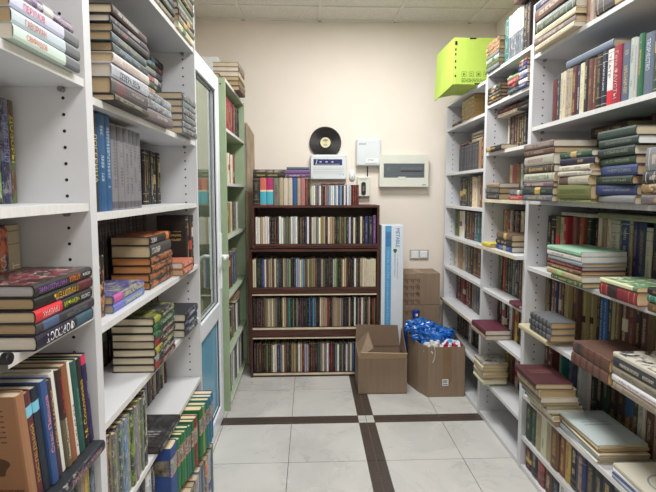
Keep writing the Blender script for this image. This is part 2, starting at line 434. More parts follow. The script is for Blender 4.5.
# ------------------------------------------------------------------ books
PAL = dict(k=('black', 26, 26, 29), ch=('charcoal', 60, 62, 66), g=('grey', 122, 122, 122), lg=('light grey', 172, 173, 172), sv=('silver', 172, 176, 188), w=('white', 222, 221, 216),
    c=('cream', 212, 200, 172), be=('beige', 190, 172, 140), t=('tan', 170, 140, 100), b=('brown', 104, 72, 52), db=('dark brown', 62, 44, 38), rb=('reddish brown', 138, 80, 60),
    m=('maroon', 94, 30, 44), r=('red', 178, 34, 48), dr=('dark red', 128, 28, 38), pk=('pink', 196, 118, 128), mg=('magenta', 186, 28, 110), sa=('salmon', 214, 108, 86), o=('orange', 208, 122, 58),
    y=('yellow', 216, 186, 70), mu=('mustard', 176, 140, 64), ol=('olive', 116, 118, 70), lgn=('light green', 146, 186, 116), mt=('mint green', 156, 206, 174), gn=('green', 46, 122, 70),
    dg=('dark green', 36, 66, 54), te=('teal', 34, 122, 118), lb=('light blue', 140, 174, 204), bl=('blue', 36, 92, 160), dbl=('dark blue', 34, 48, 104), nv=('navy', 24, 30, 56),
    gb=('grey blue', 88, 104, 128), pu=('purple', 100, 62, 134), li=('lilac', 178, 178, 210), sb=('sky blue', 62, 150, 190), ta=('taupe', 104, 94, 94))
for _k, _v in list(PAL.items()):
    if _k in ('w', 'c', 'lg', 'sv'): continue
    _m = sum(_v[1:]) / 3
    PAL[_k] = (_v[0],) + tuple(int(.88 * (_m + .86 * (q - _m))) for q in _v[1:])
DARK = {'k', 'ch', 'b', 'db', 'rb', 'm', 'r', 'dr', 'dg', 'te', 'bl', 'dbl', 'nv', 'gb', 'pu', 'gn', 'g', 'mg', 'ta'}
BK = []
ORD = ['', 'first', 'second', 'third', 'fourth', 'fifth', 'sixth', 'seventh', 'eighth', 'ninth', 'tenth', 'eleventh', 'twelfth', 'thirteenth', 'fourteenth', 'fifteenth']
R = random.Random(11)
def look(code, style, r):
    """accent colour and (text, band, block, picture) weights"""
    dk = code in DARK
    if style == 'new':
        acc = r.choice([(190, 160, 90), (170, 70, 60), (110, 140, 165), (190, 190, 185), (190, 186, 176), (130, 150, 115), (180, 140, 100)]) if dk else r.choice([(180, 40, 50), (40, 60, 120), (60, 60, 60), (60, 110, 80)])
        return acc, (1., 0., r.choice([0., 0., 1.]), r.choice([0., .15, .4]))
    if style == 'pic': return r.choice([(200, 120, 60), (90, 140, 180), (110, 150, 80), (170, 60, 60)]), (1., 0., 0., 1.)
    if style == 'blank': return (120, 110, 90), (0., 0., 0., 0.)
    acc = r.choice([(200, 170, 100), (190, 160, 90), (205, 195, 170)]) if dk else r.choice([(90, 60, 45), (60, 60, 70), (120, 40, 40), (50, 80, 60)])
    return acc, (r.choice([.5, .9, 1.]), r.choice([0., 0., .8]), r.choice([0., 0., 0., 0., 0., 0., 0., 1.]), 0.)
PGC = [(190, 172, 140), (178, 158, 124), (198, 186, 160), (168, 146, 112), (204, 198, 184)]
def add(M, T, H, W, code, style='old', label='', group='', pages=None, soft=False, acc=None, feat=None, titles=None, kind='book', col=None):
    r = random.Random(len(BK) * 13 + 5)
    a, f = look(code, style, r)
    b = dict(M=M, T=T, H=H, W=W, code=code, col=lin(col or tuple(max(0, min(255, v + r.randint(-7, 7))) for v in PAL[code][1:])), acc=lin(acc or a), feat=feat or f, label=label, group=group,
             pages=lin(pages or r.choice(PGC)), soft=soft, titles=titles or [], kind=kind, seed=r.random(), i=len(BK))
    BK.append(b); return b
def tok(s):
    """'k:1.2/.9!new' -> code, thickness, height factor, style"""
    st = None
    if '!' in s: s, st = s.split('!')
    hf = 1.
    if '/' in s: s, hf = s.split('/'); hf = float(hf)
    th = 1.
    if ':' in s: s, th = s.split(':'); th = float(th)
    return s, th, hf, st
def prep(w_):
    return ('in ' if 'dark bookcase' in w_ else 'on ') + w_ if w_.split()[0] in ('bottom', 'lowest', 'top', 'second', 'third', 'fourth', 'fifth', 'sixth', 'seventh', 'low', 'back', 'dark', 'thin,', 'middle', 'right,') and not w_.startswith('right of') else w_
def row(side, z, a, b, spec, h, x, where, group, x2=None, style='old', dep=(.13, .16), lean=0., hv=.05, kw={}):
    """upright books from left (a) to right (b) of the photo; x = plane of the spines (y for side B)"""
    where = prep(where)
    tk = [tok(s) for s in spec.split()]
    tot = sum(t[1] for t in tk); L = b - a; pos = a; sg = 1 if L > 0 else -1
    names = [PAL[t[0]][0] for t in tk]
    out = []
    for i, (code, th, hf, st) in enumerate(tk):
        d = th / tot * abs(L); T = max(.004, d - (.0016 if side == 'B' else .0008))
        H = h * hf * (1 + R.uniform(-hv, hv)) if hv else h * hf
        W = R.uniform(*dep)
        c = pos + sg * d / 2; pos += sg * d
        f = (i + .5) / len(tk)
        xx = x if x2 is None else (x + (x2[1] - x) * min(1, max(0, (i - x2[0] + 4) / 4))) if isinstance(x2, tuple) else x + (x2 - x) * f
        xx += R.uniform(0, .008) * (1 if side in 'RB' else -1)
        if side == 'R': M = Matrix.Translation((xx, c, z + .0006))
        elif side == 'L': M = Matrix.Translation((xx, c, z + .0006)) @ Matrix.Rotation(math.pi, 4, 'Z')
        else: M = Matrix.Translation((c, xx, z + .0006)) @ Matrix.Rotation(math.pi / 2, 4, 'Z')
        if lean: M = M @ Matrix.Rotation(lean, 4, 'X')
        n = names[i]
        l_, r_ = (names[i - 1] if i else None), (names[i + 1] if i + 1 < len(tk) else None)
        trip = (l_, n, r_)
        trs = [(names[j - 1] if j else None, names[j], names[j + 1] if j + 1 < len(tk) else None) for j in range(len(tk))]
        if names.count(n) == 1: lab = f'{n} book, the only {n} one {where}'
        elif l_ is None: lab = f'{n} book at the left end of the row {where}'
        elif r_ is None: lab = f'{n} book at the right end of the row {where}'
        elif trs.count(trip) == 1 and l_ != n and r_ != n:
            lab = f'{n} book between two {l_} ones, {where}' if l_ == r_ else f'{n} book between {l_} and {r_} ones, {where}'
        else:
            k = sum(1 for j in range(i + 1) if names[j] == n)
            m2 = names.count(n); kr = m2 - k + 1
            lab = f'{ORD[k]} {n} book from the left, {where}' if k <= (m2 + 1) // 2 and k < 16 else (f'{ORD[kr]} {n} book from the right, {where}' if kr < 16 else f'{n} book in the middle, {where}')
        kk = dict(style=st or style); kk.update(kw)
        q = add(M, T, H, W, code, label=lab, group=group, **kk)
        if side == 'B': q['feat'] = (q['feat'][0] * .45, q['feat'][1] * .5, 0., q['feat'][3] * .4)
        out.append(q)
    return out
def stack(side, x, ya, yb, z, spec, w, total, where, group, style='old', jit=.006, kw={}, stepx=0., kindn='book', ang=.02):
    """lying books listed from the top down; the spines stand in plane x and run from ya (left in the photo) to yb"""
    where = prep(where)
    tk = [tok(s) for s in spec.split()]
    tot = sum(t[1] for t in tk); n = len(tk); L = abs(yb - ya)
    if side == 'L' and 1.6 < z < 2.22: d_ = .022 + .08 * (z - 1.5); ya += d_; yb += d_; o_ = max(0, max(ya, yb) - 2.283) if (ya + yb) / 2 > 1.3 else 0; ya -= o_; yb -= o_
    if side == 'R':
        d_ = -.045 + .08 * (z - 1.5); ya += d_; yb += d_
        for p0, p1 in ((1.18, 2.40), (2.44, 3.02), (3.06, 3.91)):
            if p0 - .1 < (ya + yb) / 2 < p1 + .02: ya, yb = ya - max(0, max(ya, yb) - p1), yb - max(0, max(ya, yb) - p1)
    zz = z; out = [None] * n
    for i in range(n - 1, -1, -1):
        code, th, hf, st = tk[i]
        d = th / tot * total; T = d - .0008
        H = L * hf; W = w * (.5 + hf / 2)
        cy = (ya + yb) / 2 + R.uniform(-jit, jit)
        xx = x + R.uniform(-jit, jit) * .6 + stepx * (n - 1 - i)
        c = zz + d / 2 + .0005; zz += d
        rz = R.uniform(-ang, ang)
        if side == 'R':   # spine faces -x; book's height runs along y
            M = Matrix.Translation((xx, cy, c)) @ Matrix.Rotation(rz, 4, 'Z') @ Matrix.Rotation(-math.pi / 2, 4, 'X') @ Matrix.Translation((0, 0, -H / 2))
        elif side == 'L':
            M = Matrix.Translation((xx, cy, c)) @ Matrix.Rotation(math.pi + rz, 4, 'Z') @ Matrix.Rotation(-math.pi / 2, 4, 'X') @ Matrix.Translation((0, 0, -H / 2))
        else:             # spine faces the camera side (-y), height along x
            M = Matrix.Translation((cy, xx, c)) @ Matrix.Rotation(math.pi / 2 + rz, 4, 'Z') @ Matrix.Rotation(-math.pi / 2, 4, 'X') @ Matrix.Translation((0, 0, -H / 2))
        pos = 'single' if n == 1 else 'topmost' if i == 0 else 'bottom' if i == n - 1 else ORD[i + 1] + ' from top'
        nm = PAL[code][0]
        lab = f'{nm} {kindn} lying {where}' if n == 1 else f'{nm} {kindn}, {pos} of the pile {where}'
        kk = dict(style=st or style, kind=kindn); kk.update(kw)
        out[i] = add(M, T, H, W, code, label=lab, group=group, **kk)
        out[i]['lie'] = True
    return out
def ttl(b, s, rgb, u0=.3, u1=.8, v=.5, h=.5, flip=False):
    """real lettering on the spine from u0 to u1 of its length"""
    b['titles'].append((s, rgb, u0, u1, v, h, flip)); b['feat'] = (0.,) + tuple(b['feat'][1:])
def look_as(b, col=None, acc=None, feat=None, pages=None, label=None):
    if col:
        m_ = sum(col) / 3; b['col'] = lin(tuple(max(0, .93 * (m_ + .86 * (q - m_))) for q in col))
    if acc: b['acc'] = lin(acc)
    if feat: b['feat'] = feat
    if pages: b['pages'] = lin(pages)
    if label: b['label'] = label
LEAN = math.radians(-7.5)
# ---- near left bookcase
W1 = 'on near left bookcase'
s = stack('L', -.535, .85, 1.105, 1.776, 'pu:.8/.8!new li lb mt!new', .165, .105, 'high at the top left corner', 'pale paperbacks at the top left corner', style='blank')
for b, t_, c_ in zip(s[1:], ('ПЕРУМОВ', 'ГАВОРИАН', 'СВИРИДОВ'), ((205, 60, 80), (190, 90, 70), (200, 70, 60))):
    ttl(b, t_, c_, .16, .44, .5, .5); b['feat'] = (0, 0, 0, 0); b['soft'] = True
    b['blockr'] = (.74, 1., (92, 96, 100))
look_as(s[1], (196, 200, 226), (60, 70, 100)); look_as(s[2], (186, 204, 214), (70, 80, 90)); look_as(s[3], (196, 220, 206), (70, 84, 70))
s = row('L', 1.472, 1.025, 1.181, 'c:.5 db y:.8!pic k!pic dbl:1.3!pic b:1.1!pic', .245, -.705, 'on white shelf at far left', 'tall books on the upper left shelf', hv=.01)
look_as(s[-2], (34, 36, 74), (150, 160, 170)); look_as(s[-1], (96, 60, 34), (40, 140, 80))
ttl(s[-1], 'ДОЗОРЫ', (190, 190, 60), .4, .85, flip=True); ttl(s[-2], 'СУМЕРКИ', (130, 130, 180), .4, .85, flip=True)
s[-1]['feat'] = (0, 0, 0, .35); s[-2]['feat'] = (0, 0, 0, .35)
s = row('L', 1.196, .975, 1.18, 'r m:1.1 k dbl:1.4!pic be:1.5', .225, -.705, 'behind the five-book pile at left', 'books behind the pile of thrillers', hv=.01)
look_as(s[3], (44, 50, 84), (200, 110, 60)); ttl(s[3], 'ПОСАДКА', (200, 200, 205), .05, .7); look_as(s[4], (186, 172, 140), (120, 60, 50)); ttl(s[4], 'РАССВЕТ', (225, 215, 190), .05, .6)
s = stack('L', -.52, .895, 1.125, 1.196, 'k!pic k k ch:.95 nv:1.2', .155, .128, 'at the left edge', 'thrillers piled on the left shelf', jit=.003, kw=dict(style='new'))
for q in s: q['feat'] = (0, 0, 0, 0)
look_as(s[0], (38, 34, 36), (170, 40, 60), (0, 0, 0, 0), (170, 168, 170)); s[0]['cover_art'] = ((38, 34, 36), (120, 40, 54))
ttl(s[0], 'НАПАДЕНИЕ', (150, 100, 180), .06, .5, flip=True); ttl(s[0], 'АТАКА', (225, 130, 50), .55, .75, flip=True); ttl(s[0], 'КРЕМЕНЬ', (230, 230, 230), .8, .95, h=.3, flip=True)
ttl(s[1], 'ГЛУШИТЕЛЬ', (225, 170, 50), .28, .7, flip=True); ttl(s[1], 'ПАРФЁНОВ', (215, 215, 215), .32, .62, .82, .22, flip=True)
ttl(s[2], 'ПРИЗРАК', (235, 190, 190), .1, .36, flip=True); ttl(s[2], 'ЧЁРНЫЙ', (190, 205, 50), .45, .72, flip=True); ttl(s[2], 'СВИСТОК', (220, 220, 220), .76, .94, h=.35, flip=True)
s[2]['blockr'] = (0., .42, (196, 40, 50)); s[0]['blockr'] = (.53, .77, (60, 34, 30)); s[1]['blockr'] = (.72, .98, (84, 30, 36)); s[4]['blockr'] = (.66, .98, (56, 84, 100)); s[3]['blockr'] = (.1, .34, (70, 88, 120))
ttl(s[3], 'НАСЛЕДНИК', (110, 120, 130), .46, .86, flip=True); ttl(s[4], 'ФОРПОСТ', (225, 228, 232), .14, .6, h=.68, flip=True)
# lower row with big books lying on it and a leaning row on top
row('L', .628, .72, 1.18, 'b m!new k!new ol!new dg nv!new r:.6 k!new b!new ol!new k!new g!new y:.7!new k!new', .212, -.55, 'under the lying album at lower left', 'books under the leaning row', hv=.01)
s = stack('L', -.52, .93, 1.165, .8475, 'k:1!pic', .17, .027, 'across a row of books, tucked under navy one', 'dark albums under the leaning books', jit=0)
s += stack('L', -.52, .685, .925, .8475, 'k:1!pic', .17, .027, 'across a row at the lower left corner', 'dark albums under the leaning books', jit=0)
for q in s: look_as(q, (26, 34, 44), (54, 54, 84), (0, 0, 0, .5)); ttl(q, 'ПРОДУКТ ЭПОХИ', (190, 140, 150), .3, .9, h=.5)
s = row('L', .878, .90, 1.172, 'rb:1.2 m:1.3 k:1.1 bl:1.1 ch:.8!new w:1.0 ol:.9 rb:1.2 w:.7 dg:1.1 k:1.2 nv:1.1', .238, -.545, 'in the leaning row at left', 'leaning books on the left', lean=LEAN, hv=.03, kw=dict())
for q in s: q['feat'] = (0, 0, 0, 0)
look_as(s[0], (170, 118, 78), (70, 50, 40), label='tan-brown book showing its front cover, nearest of the leaning row at left')
s[0]['barcode'] = True
look_as(s[1], (100, 38, 48)); ttl(s[1], 'ПОСЛЕДНИЙ', (190, 160, 70), .15, .7)
look_as(s[2], (26, 40, 58), label='dark book with pale blue band, third in the leaning row at left'); s[2]['blockr'] = (.78, .88, (120, 190, 215)); s[1]['blockr'] = (.78, .88, (120, 190, 215))
look_as(s[3], (46, 84, 150)); ttl(s[3], 'Стас Перцов', (224, 150, 160), .3, .85, h=.6)
look_as(s[4], (70, 44, 60)); ttl(s[4], 'УЛИЦА МАЛЫХ', (214, 180, 90), .3, .9, h=.5)
look_as(s[6], (104, 96, 66), label='olive book with dark head and white script, in the leaning row at left'); s[6]['blockr'] = (.5, 1., (50, 28, 28)); ttl(s[6], 'Мария Сидорова', (230, 230, 220), .08, .5, h=.5); ttl(s[6], 'Лев Иванов', (190, 60, 50), .55, .92, h=.5)
look_as(s[7], (156, 92, 50)); ttl(s[8], 'ГИММН', (120, 70, 50), .1, .55)
look_as(s[9], (30, 88, 80)); ttl(s[9], 'В. КОРНЕЕВ', (90, 160, 130), .3, .7, h=.3)
ttl(s[10], 'М. Соколова', (216, 176, 60), .1, .75, h=.6); look_as(s[10], (30, 30, 34)); look_as(s[11], (36, 28, 84)); s[11]['blockr'] = (.9, 1., (200, 50, 90)); ttl(s[11], 'ТАЙНА', (180, 170, 210), .5, .7, h=.35)
# ---- rear left bookcase
WL = 'of rear left bookcase'
stack('L', -.55, 1.66, 1.925, 2.18, 'ch!new g dr!new k ch!new gb!new nv k!new ch!new', .16, .27, 'on topmost visible left shelf', 'pile above the rear left bookcase', style='new')
stack('L', -.54, 2.02, 2.28, 2.18, 'm:1.4 y!new b!new g!new k!new ol!new g!new k!new g!new c!new', .16, .27, 'highest at left, near the back wall', 'pile under the ceiling at left', style='new')
s = stack('L', -.52, 1.255, 1.53, 1.742, 'db:1.1!new ch:.9!new k:1!new gb:1.1!new ch:1.1!new w:1.2!new sv:1.6 ch:1.9 db:.8', .15, .252, 'upper left beside the post', 'pile of hardbacks by the white post', style='new', jit=.006)
look_as(s[3], (66, 86, 98), (150, 140, 100)); look_as(s[5], (206, 196, 190), (150, 120, 110))
look_as(s[6], (186, 192, 204), label='silver hardback with dark lettering, in the pile upper left beside the post'); ttl(s[6], 'СЕВЕРА ВЕЛЬ', (40, 40, 50), .18, .72, .4, .5, flip=False); look_as(s[7], (74, 68, 72), (150, 60, 60), (0, 0, 0, 0)); s[7]['blockr'] = (.12, .34, (96, 60, 60)); ttl(s[7], 'ЧЕТВЁРТАЯ', (190, 170, 170), .5, .86, .6, .25)
stack('L', -.60, 1.50, 1.76, 1.995, 'k', .15, .036, 'on top of the dark piles, upper left', 'dark hardback on the piles', style='new')
for q in BK[-10:]: q['feat'] = (q['feat'][0], 0., 0., min(.25, q['feat'][3]))
s = stack('L', -.60, 1.58, 1.84, 1.862, 'dg!new g!new gb!pic dg!new mu:1.3', .05, .132, 'behind the patterned paperbacks, upper left', 'hardbacks behind the patterned paperbacks', style='new')
s = stack('L', -.69, 2.0, 2.26, 1.742, 'k!new k ch!new k k!new nv k ch bl:1.4 dbl k ch', .15, .355, 'at the back of upper left shelf', 'tall back pile of dark hardbacks', style='new')
s = stack('L', -.53, 1.545, 1.82, 1.742, 'lb!pic lb!pic ta:1.25', .06, .098, 'of patterned paperbacks over shelf edge', 'patterned paperbacks', style='new', jit=.002)
for q in s[:2]: look_as(q, (140, 160, 172), (84, 80, 90))
look_as(s[2], (112, 100, 102)); ttl(s[2], 'ДЕТЕКТИВЫ', (205, 195, 190), .35, .75, .5, .3)
s = stack('L', -.525, 1.955, 2.19, 1.742, 'lb!pic lb!pic lb!pic lb!pic lb!pic lb!pic', .145, .168, 'with black rims beside plastic door', 'matching paperbacks next to the plastic door', jit=.003)
for q in s: look_as(q, (84, 112, 126), (44, 40, 48), pages=(176, 160, 136))
# standing: black, blue, silver set, black set
s = row('L', 1.445, 1.255, 1.665, 'k:1.0/1.05 k:1.0/1.04 bl:1.3/1.06 bl:1.3/1.07 g:1.15 lg:1.15 sv:1.15 g:1.15 lg:1.15 sv:1.15', .255, -.575, 'on rear left bookcase by silver set', 'blue volumes and silver set', hv=0)
for q, t_ in zip(s[:2], ('ЦИТАДЕЛЬ', 'ЛОГЕРИНА')): look_as(q, (30, 30, 32), (190, 160, 90)); ttl(q, t_, (200, 176, 120), .3, .8, flip=True)
for q in s[2:4]: look_as(q, (18, 80, 132), (170, 190, 200), (.8, 0, 0, 0))
for j, q in enumerate(s[4:]):
    look_as(q, (126, 124, 130), (64, 60, 66), (1, 0, 0, 0)); q['blockr'] = (.82, .985, (78, 76, 82)); q['block2'] = (.02, .1, (84, 82, 88)); q['label'] = f'silver-grey volume, {ORD[j+1]} from left of six matching ones beside the blue volumes'
row('L', 1.445, 2.03, 2.265, ' '.join(['k'] * 8), .235, -.70, 'right of the silver set at left', 'black matching set in rear left bookcase', hv=.01)
s = row('L', 1.145, 1.25, 2.14, ' '.join(['k', 'ch'] * 16), .262, -.725, 'back row above orange pile', 'dark volumes behind the orange pile', hv=.01)
for q in s: look_as(q, (34, 32, 36), (110, 104, 100), (.7, .5, 0, 0))
s = row('L', 1.145, 2.165, 2.275, 'k:1.1 k!new k!new', .245, -.555, 'beside the far post over salmon books', 'black books by the far post', hv=.01)
look_as(s[0], label='black book showing its covered front with pale text, behind the salmon books'); s[0]['cover_text'] = True
s = row('L', 1.145, 1.27, 1.36, 'k!new k!new', .175, -.585, 'left of orange pile', 'black books with gold ornament', hv=.01)
for q in s: look_as(q, (30, 24, 20), (176, 110, 50), (0, 0, 0, .8))
s = stack('L', -.575, 1.70, 1.965, 1.145, 'k:1.1 ch:1.5 k:1!new b:1!new k:1!new k:1!new', .142, .194, 'with orange page edges at left', 'pile with orange page edges', style='new', jit=.006)
look_as(s[0], (34, 30, 28), (214, 120, 50), (0, 0, 0, 0)); s[0]['cover_art'] = ((206, 112, 50), (60, 34, 24)); s[0]['blockr'] = (.75, .9, (200, 110, 40))
look_as(s[1], (70, 70, 66), (214, 130, 60), (0, 0, 0, 0)); ttl(s[1], 'СТАЛКЕР', (220, 215, 205), .05, .42, h=.5); ttl(s[0], 'ЗОНА', (225, 220, 215), .05, .3, h=.55)
for q in s[2:]: look_as(q, (40, 32, 28), (200, 116, 60), (1, 1, 0, .45), pages=(190, 126, 74))
s = stack('L', -.575, 1.37, 1.635, 1.145, 'dbl:1!pic gb:1', .14, .052, 'beside orange-edged pile', 'purple-blue paperbacks', style='new', jit=.003)
look_as(s[0], (74, 76, 150), (180, 176, 120), (0, 0, 0, .6), (186, 166, 132)); look_as(s[1], (96, 124, 190), (220, 220, 226), (0, 0, 0, 0), (186, 166, 132))
for q in s: q['blockr'] = (.03, .26, (190, 90, 150) if q is s[0] else (110, 110, 190)); ttl(q, 'ПРИКЛЮЧЕНИЯ', (220, 216, 160), .34, .9, h=.5)
s = stack('L', -.535, 1.99, 2.15, 1.145, 'sa sa', .14, .058, 'right of the orange-edged pile', 'salmon paperbacks', style='new', jit=.004)
for q in s: look_as(q, (196, 106, 78), (225, 200, 180), (1, 0, 0, 0))
row('L', .878, 1.25, 2.265, 'k!new k!new k g!new k!new k k!new g!new k k!new ch!new k!new b!new k ch!new k!new k g!new k!new k!new k ch!new k k!new b!new k!new k k!new k!new k', .225, -.725, 'behind the black-green pile at left', 'black volumes behind the seven-book pile', hv=.01)
s = stack('L', -.535, 1.60, 1.84, .878, 'k k k k:1.05 k k k', .148, .19, 'of seven black and green thrillers', 'seven black and green thrillers', style='new', jit=.003, kw=dict(pages=(206, 196, 172)))
ac = [(190, 200, 60), (50, 140, 70), (60, 130, 80), (190, 40, 50), (200, 190, 70), (180, 180, 180), (180, 50, 50)]
for q, a_ in zip(s, ac): look_as(q, (30, 32, 30), a_, (0, 0, 0, .5)); q['blockr'] = (.04, .2, tuple(int(v * .75) for v in a_)); ttl(q, R.choice(['ОХОТНИК', 'КОНТРАКТ', 'ЗАПАДНЯ', 'РУБЕЖ']), (215, 215, 205), .4, .9, h=.4)
for q in s[:2]: look_as(q, (28, 58, 40))
look_as(s[0], (30, 32, 32)); s[0]['cover_text'] = True
s = stack('L', -.53, 1.985, 2.19, .878, 'k k k', .15, .104, 'by the far post', 'three black thrillers', style='new', jit=.003, kw=dict(pages=(190, 184, 168)))
for q, a_ in zip(s, ((120, 150, 200), (90, 120, 180), (160, 170, 190))): look_as(q, (30, 34, 44), a_, (0, 0, 0, .4)); ttl(q, 'МИРЫ', (210, 215, 225), .3, .7, h=.4)
row('L', .572, 1.72, 2.275, 'k!new b!new k!new g!new k!new b!new ol!new k!new lb!new k!new b!new k!new g!new k!new b!new k!new c!new k!new', .24, -.70, 'behind the half empty shelf', 'books at the back of the half empty shelf', hv=.04)
s = row('L', .572, 1.24, 1.575, 'b:1!pic k:1!pic g:1!pic ch:1!pic gb:1!pic lb:1!pic g:1!pic dg:1!pic li:1!pic ol:1!pic gb:1!pic k:1.1/1.06', .248, -.555, 'below the seven-book pile, left', 'row of fantasy hardbacks', hv=.02)
for q, a_, t_ in zip(s, [(150, 90, 80), (120, 110, 60), (130, 140, 90), (90, 120, 70), (110, 150, 90), (90, 130, 180), (150, 150, 80), (120, 150, 60), (130, 90, 130), (150, 160, 70), (100, 120, 60), (200, 190, 170)], [(70, 56, 60), (46, 44, 50), (108, 104, 110), (64, 70, 74), (84, 98, 120), (112, 134, 156), (120, 128, 130), (60, 80, 66), (130, 128, 150), (112, 120, 70), (90, 104, 110), (34, 34, 40)]):
    look_as(q, t_, a_, pages=(200, 176, 130)); q['feat'] = (1, 0, 0, .8)
s = stack('L', -.53, 1.62, 1.865,   .572, 'k', .17, .028, 'alone on the half empty left shelf', 'black album on the half empty shelf', style='new', jit=0, kw=dict(pages=(60, 60, 62)))
look_as(s[0], (28, 28, 31), (170, 170, 170)); s[0]['cover_text'] = True
s = row('L', .31, 1.73, 2.24, 'bl:2.6 gn:.9/.97 gn:.9 gn:.9/.98 gn:.9 te:.9/.96 gn:.9 dr:1.2 gn:.8/.98 gn:1.6/1.04 lgn:.8/1. gn:1.1 te:1.1/1.03 sb:1.1/1.04 bl:1.4/1.04', .218, -.525, 'in picture-banded row near the door', 'colourful set with picture bands', x2=-.465, hv=0, kw=dict(pages=(222, 208, 172)))
cs = [(34, 74, 150), (40, 130, 80), (36, 120, 66), (50, 136, 80), (34, 120, 72), (40, 120, 110), (30, 116, 66), (150, 34, 44), (40, 120, 70), (14, 110, 52), (120, 160, 80), (20, 120, 90), (30, 120, 128), (40, 120, 160), (34, 84, 150)]
for q, c_ in zip(s, cs): look_as(q, c_, (200, 180, 130), (0, 0, 0, 0)); q['picband'] = (.5, .78)
s = row('L', .03, 1.55, 2.24, 'g!pic gb w!new g!new c!new gb!pic g!new b!pic lb!pic g!new gb!new g!pic lg!new gb', .235, -.51, 'bottom left, under picture-banded row', 'grey books on the bottom left shelf', x2=-.47, hv=.03)
row('L', .31, 1.24, 1.68, 'dbl!new w!new nv gb!new nv!new b!new dbl!new k!new w!new nv!new', .2, -.57, 'lowest left, before picture bands', 'dark blue books low at left', hv=.03)
# ---- green bookcase
WG = 'in green bookcase'
row('L', 1.92, 3.17, 3.99, 'te te/1.01 r pk:.6 r r r r/.98 m dr gb k k k', .25, -.585, 'top shelf of green bookcase', 'books on the green top shelf', hv=.01)
row('L', 1.56, 3.17, 3.80, 'b c c be pk!new c w!new r!new w c r!new ch', .225, -.59, 'second green shelf down', 'books on the second green shelf', hv=.03)
row('L', 1.20, 3.17, 3.92, 'c be c b t c b g be w', .222, -.59, 'third green shelf down', 'books on the third green shelf', hv=.02)
row('L', .79, 3.17, 3.80, 'k k nv w!new m b g bl g t', .25, -.585, 'fourth green shelf down', 'books on the fourth green shelf', hv=.05)
row('L', .40, 3.17, 3.9, 'dbl:1.1/1.1 dbl nv b!new k g c m w gb g', .225, -.585, 'fifth green shelf down', 'books on the fifth green shelf', hv=.05)
stack('L', -.57, 3.6, 3.76, .645, 'be t c', .13, .07, 'on the fifth green shelf row', 'tan books lying in the green bookcase')
row('L', .055, 3.17, 3.99, 'w w!new c g w lb w!new g gb c w g lb w g k', .255, -.575, 'bottom green shelf', 'books on the bottom green shelf', hv=.04)
stack('L', -.585, 3.17, 3.46, 2.24, 'b:1.5', .19, .034, 'atop the green bookcase near door', 'brown folio on the green bookcase')
stack('L', -.51, 3.52, 3.80, 2.24, 'be b!new c b t b', .19, .20, 'atop green bookcase', 'books piled on the green bookcase')
# ---- dark bookcase
B = 3.735
row('B', 1.395, -.455, .005, 'k:1.35/1.01 sa:1.25 mg:1.25 g:1.1 be:.8 c:.9 c:.85 bl:.85 be:.7 pk:.8 dr:.5/.98 k:.55/.98', .217, 3.755, 'atop the dark bookcase, left part', 'books standing on the dark bookcase', hv=.005)
t8 = BK[-12:]
look_as(t8[0], (24, 26, 34), (170, 150, 110), (.4, .9, 0, 0))
for q, c_ in ((t8[1], (224, 104, 84)), (t8[2], (190, 30, 110))):
    look_as(q, c_, (230, 210, 170), (0, 0, 0, 0)); q['blockr'] = (.03, .5, (70, 170, 190)); q['block2'] = (.5, .56, (228, 208, 170))
look_as(t8[3], (122, 118, 106), (60, 56, 52), (1, 0, 0, 0)); look_as(t8[5], (212, 196, 178), (40, 60, 110), (0, 0, 0, 0)); look_as(t8[6], (206, 198, 176)); look_as(t8[7], (36, 84, 156), (40, 90, 160))
t8[1]['label'] = 'salmon and turquoise book second from left atop the dark bookcase'; t8[2]['label'] = 'magenta and turquoise book third from left atop the dark bookcase'
s = stack('B', 3.755, -.45, -.195, 1.6155, 'db!new k!new', .14, .062, 'on the upright books, left', 'dark books lying above the dark bookcase', jit=.001, ang=0); look_as(s[0], (56, 44, 40), (200, 176, 160), (1, 0, 0, .3)); look_as(s[1], (34, 34, 30), (190, 180, 90), (1, 0, 0, 0))
s = stack('B', 3.755, -.19, .0, 1.6155, 'gb:.8/.95 pu:1.1 pu:.9!new', .14, .082, 'left of the grey device', 'purple books lying above the dark bookcase', jit=.001, ang=0)
look_as(s[0], (78, 100, 112), (170, 180, 180), (0, 0, 0, 0)); look_as(s[1], (112, 70, 140), (210, 200, 225), (0, 0, 0, 0)); look_as(s[2], (100, 62, 110), (200, 180, 200), (1, 0, 0, 0)); ttl(s[0], 'СЛОВАРЬ', (190, 196, 196), .25, .8, h=.45); ttl(s[1], 'СКАЗКИ', (215, 205, 228), .35, .8, h=.5)
row('B', 1.395, .012, .285, 'c w!new g g w b k:1/.96 pk g!new lb!new w!new w lb w!new bl lb k w', .155, 3.76, 'atop dark bookcase, under device', 'small books under the grey device', hv=.02)
stack('B', 3.76, .09, .275, 1.557, 'dr', .13, .014, 'atop small books under the device', 'dark red book lying under the device', jit=0, ang=0)
row('B', 1.395, .295, .392, 'w!new lg k:.6 dr dr m', .16, 3.76, 'atop dark bookcase, right end', 'books at the right end of the dark bookcase top', hv=.02)
row('B', 1.0876, -.435, .530, 'w w be!new c w w!new k k m nv!new w!new w g ol ol w sv w k b nv!new nv w!new k c!new lg g w mu be k c be t k dg ol b!new ol nv!new sv k c k!new k c k dbl:1.6/1.03 nv:2/1.02 pu:1.4!new/1.05'.replace('!new/1.05', '/1.05!new'), .212, B, 'dark bookcase, top row', 'books in the top row of the dark bookcase', hv=.025)
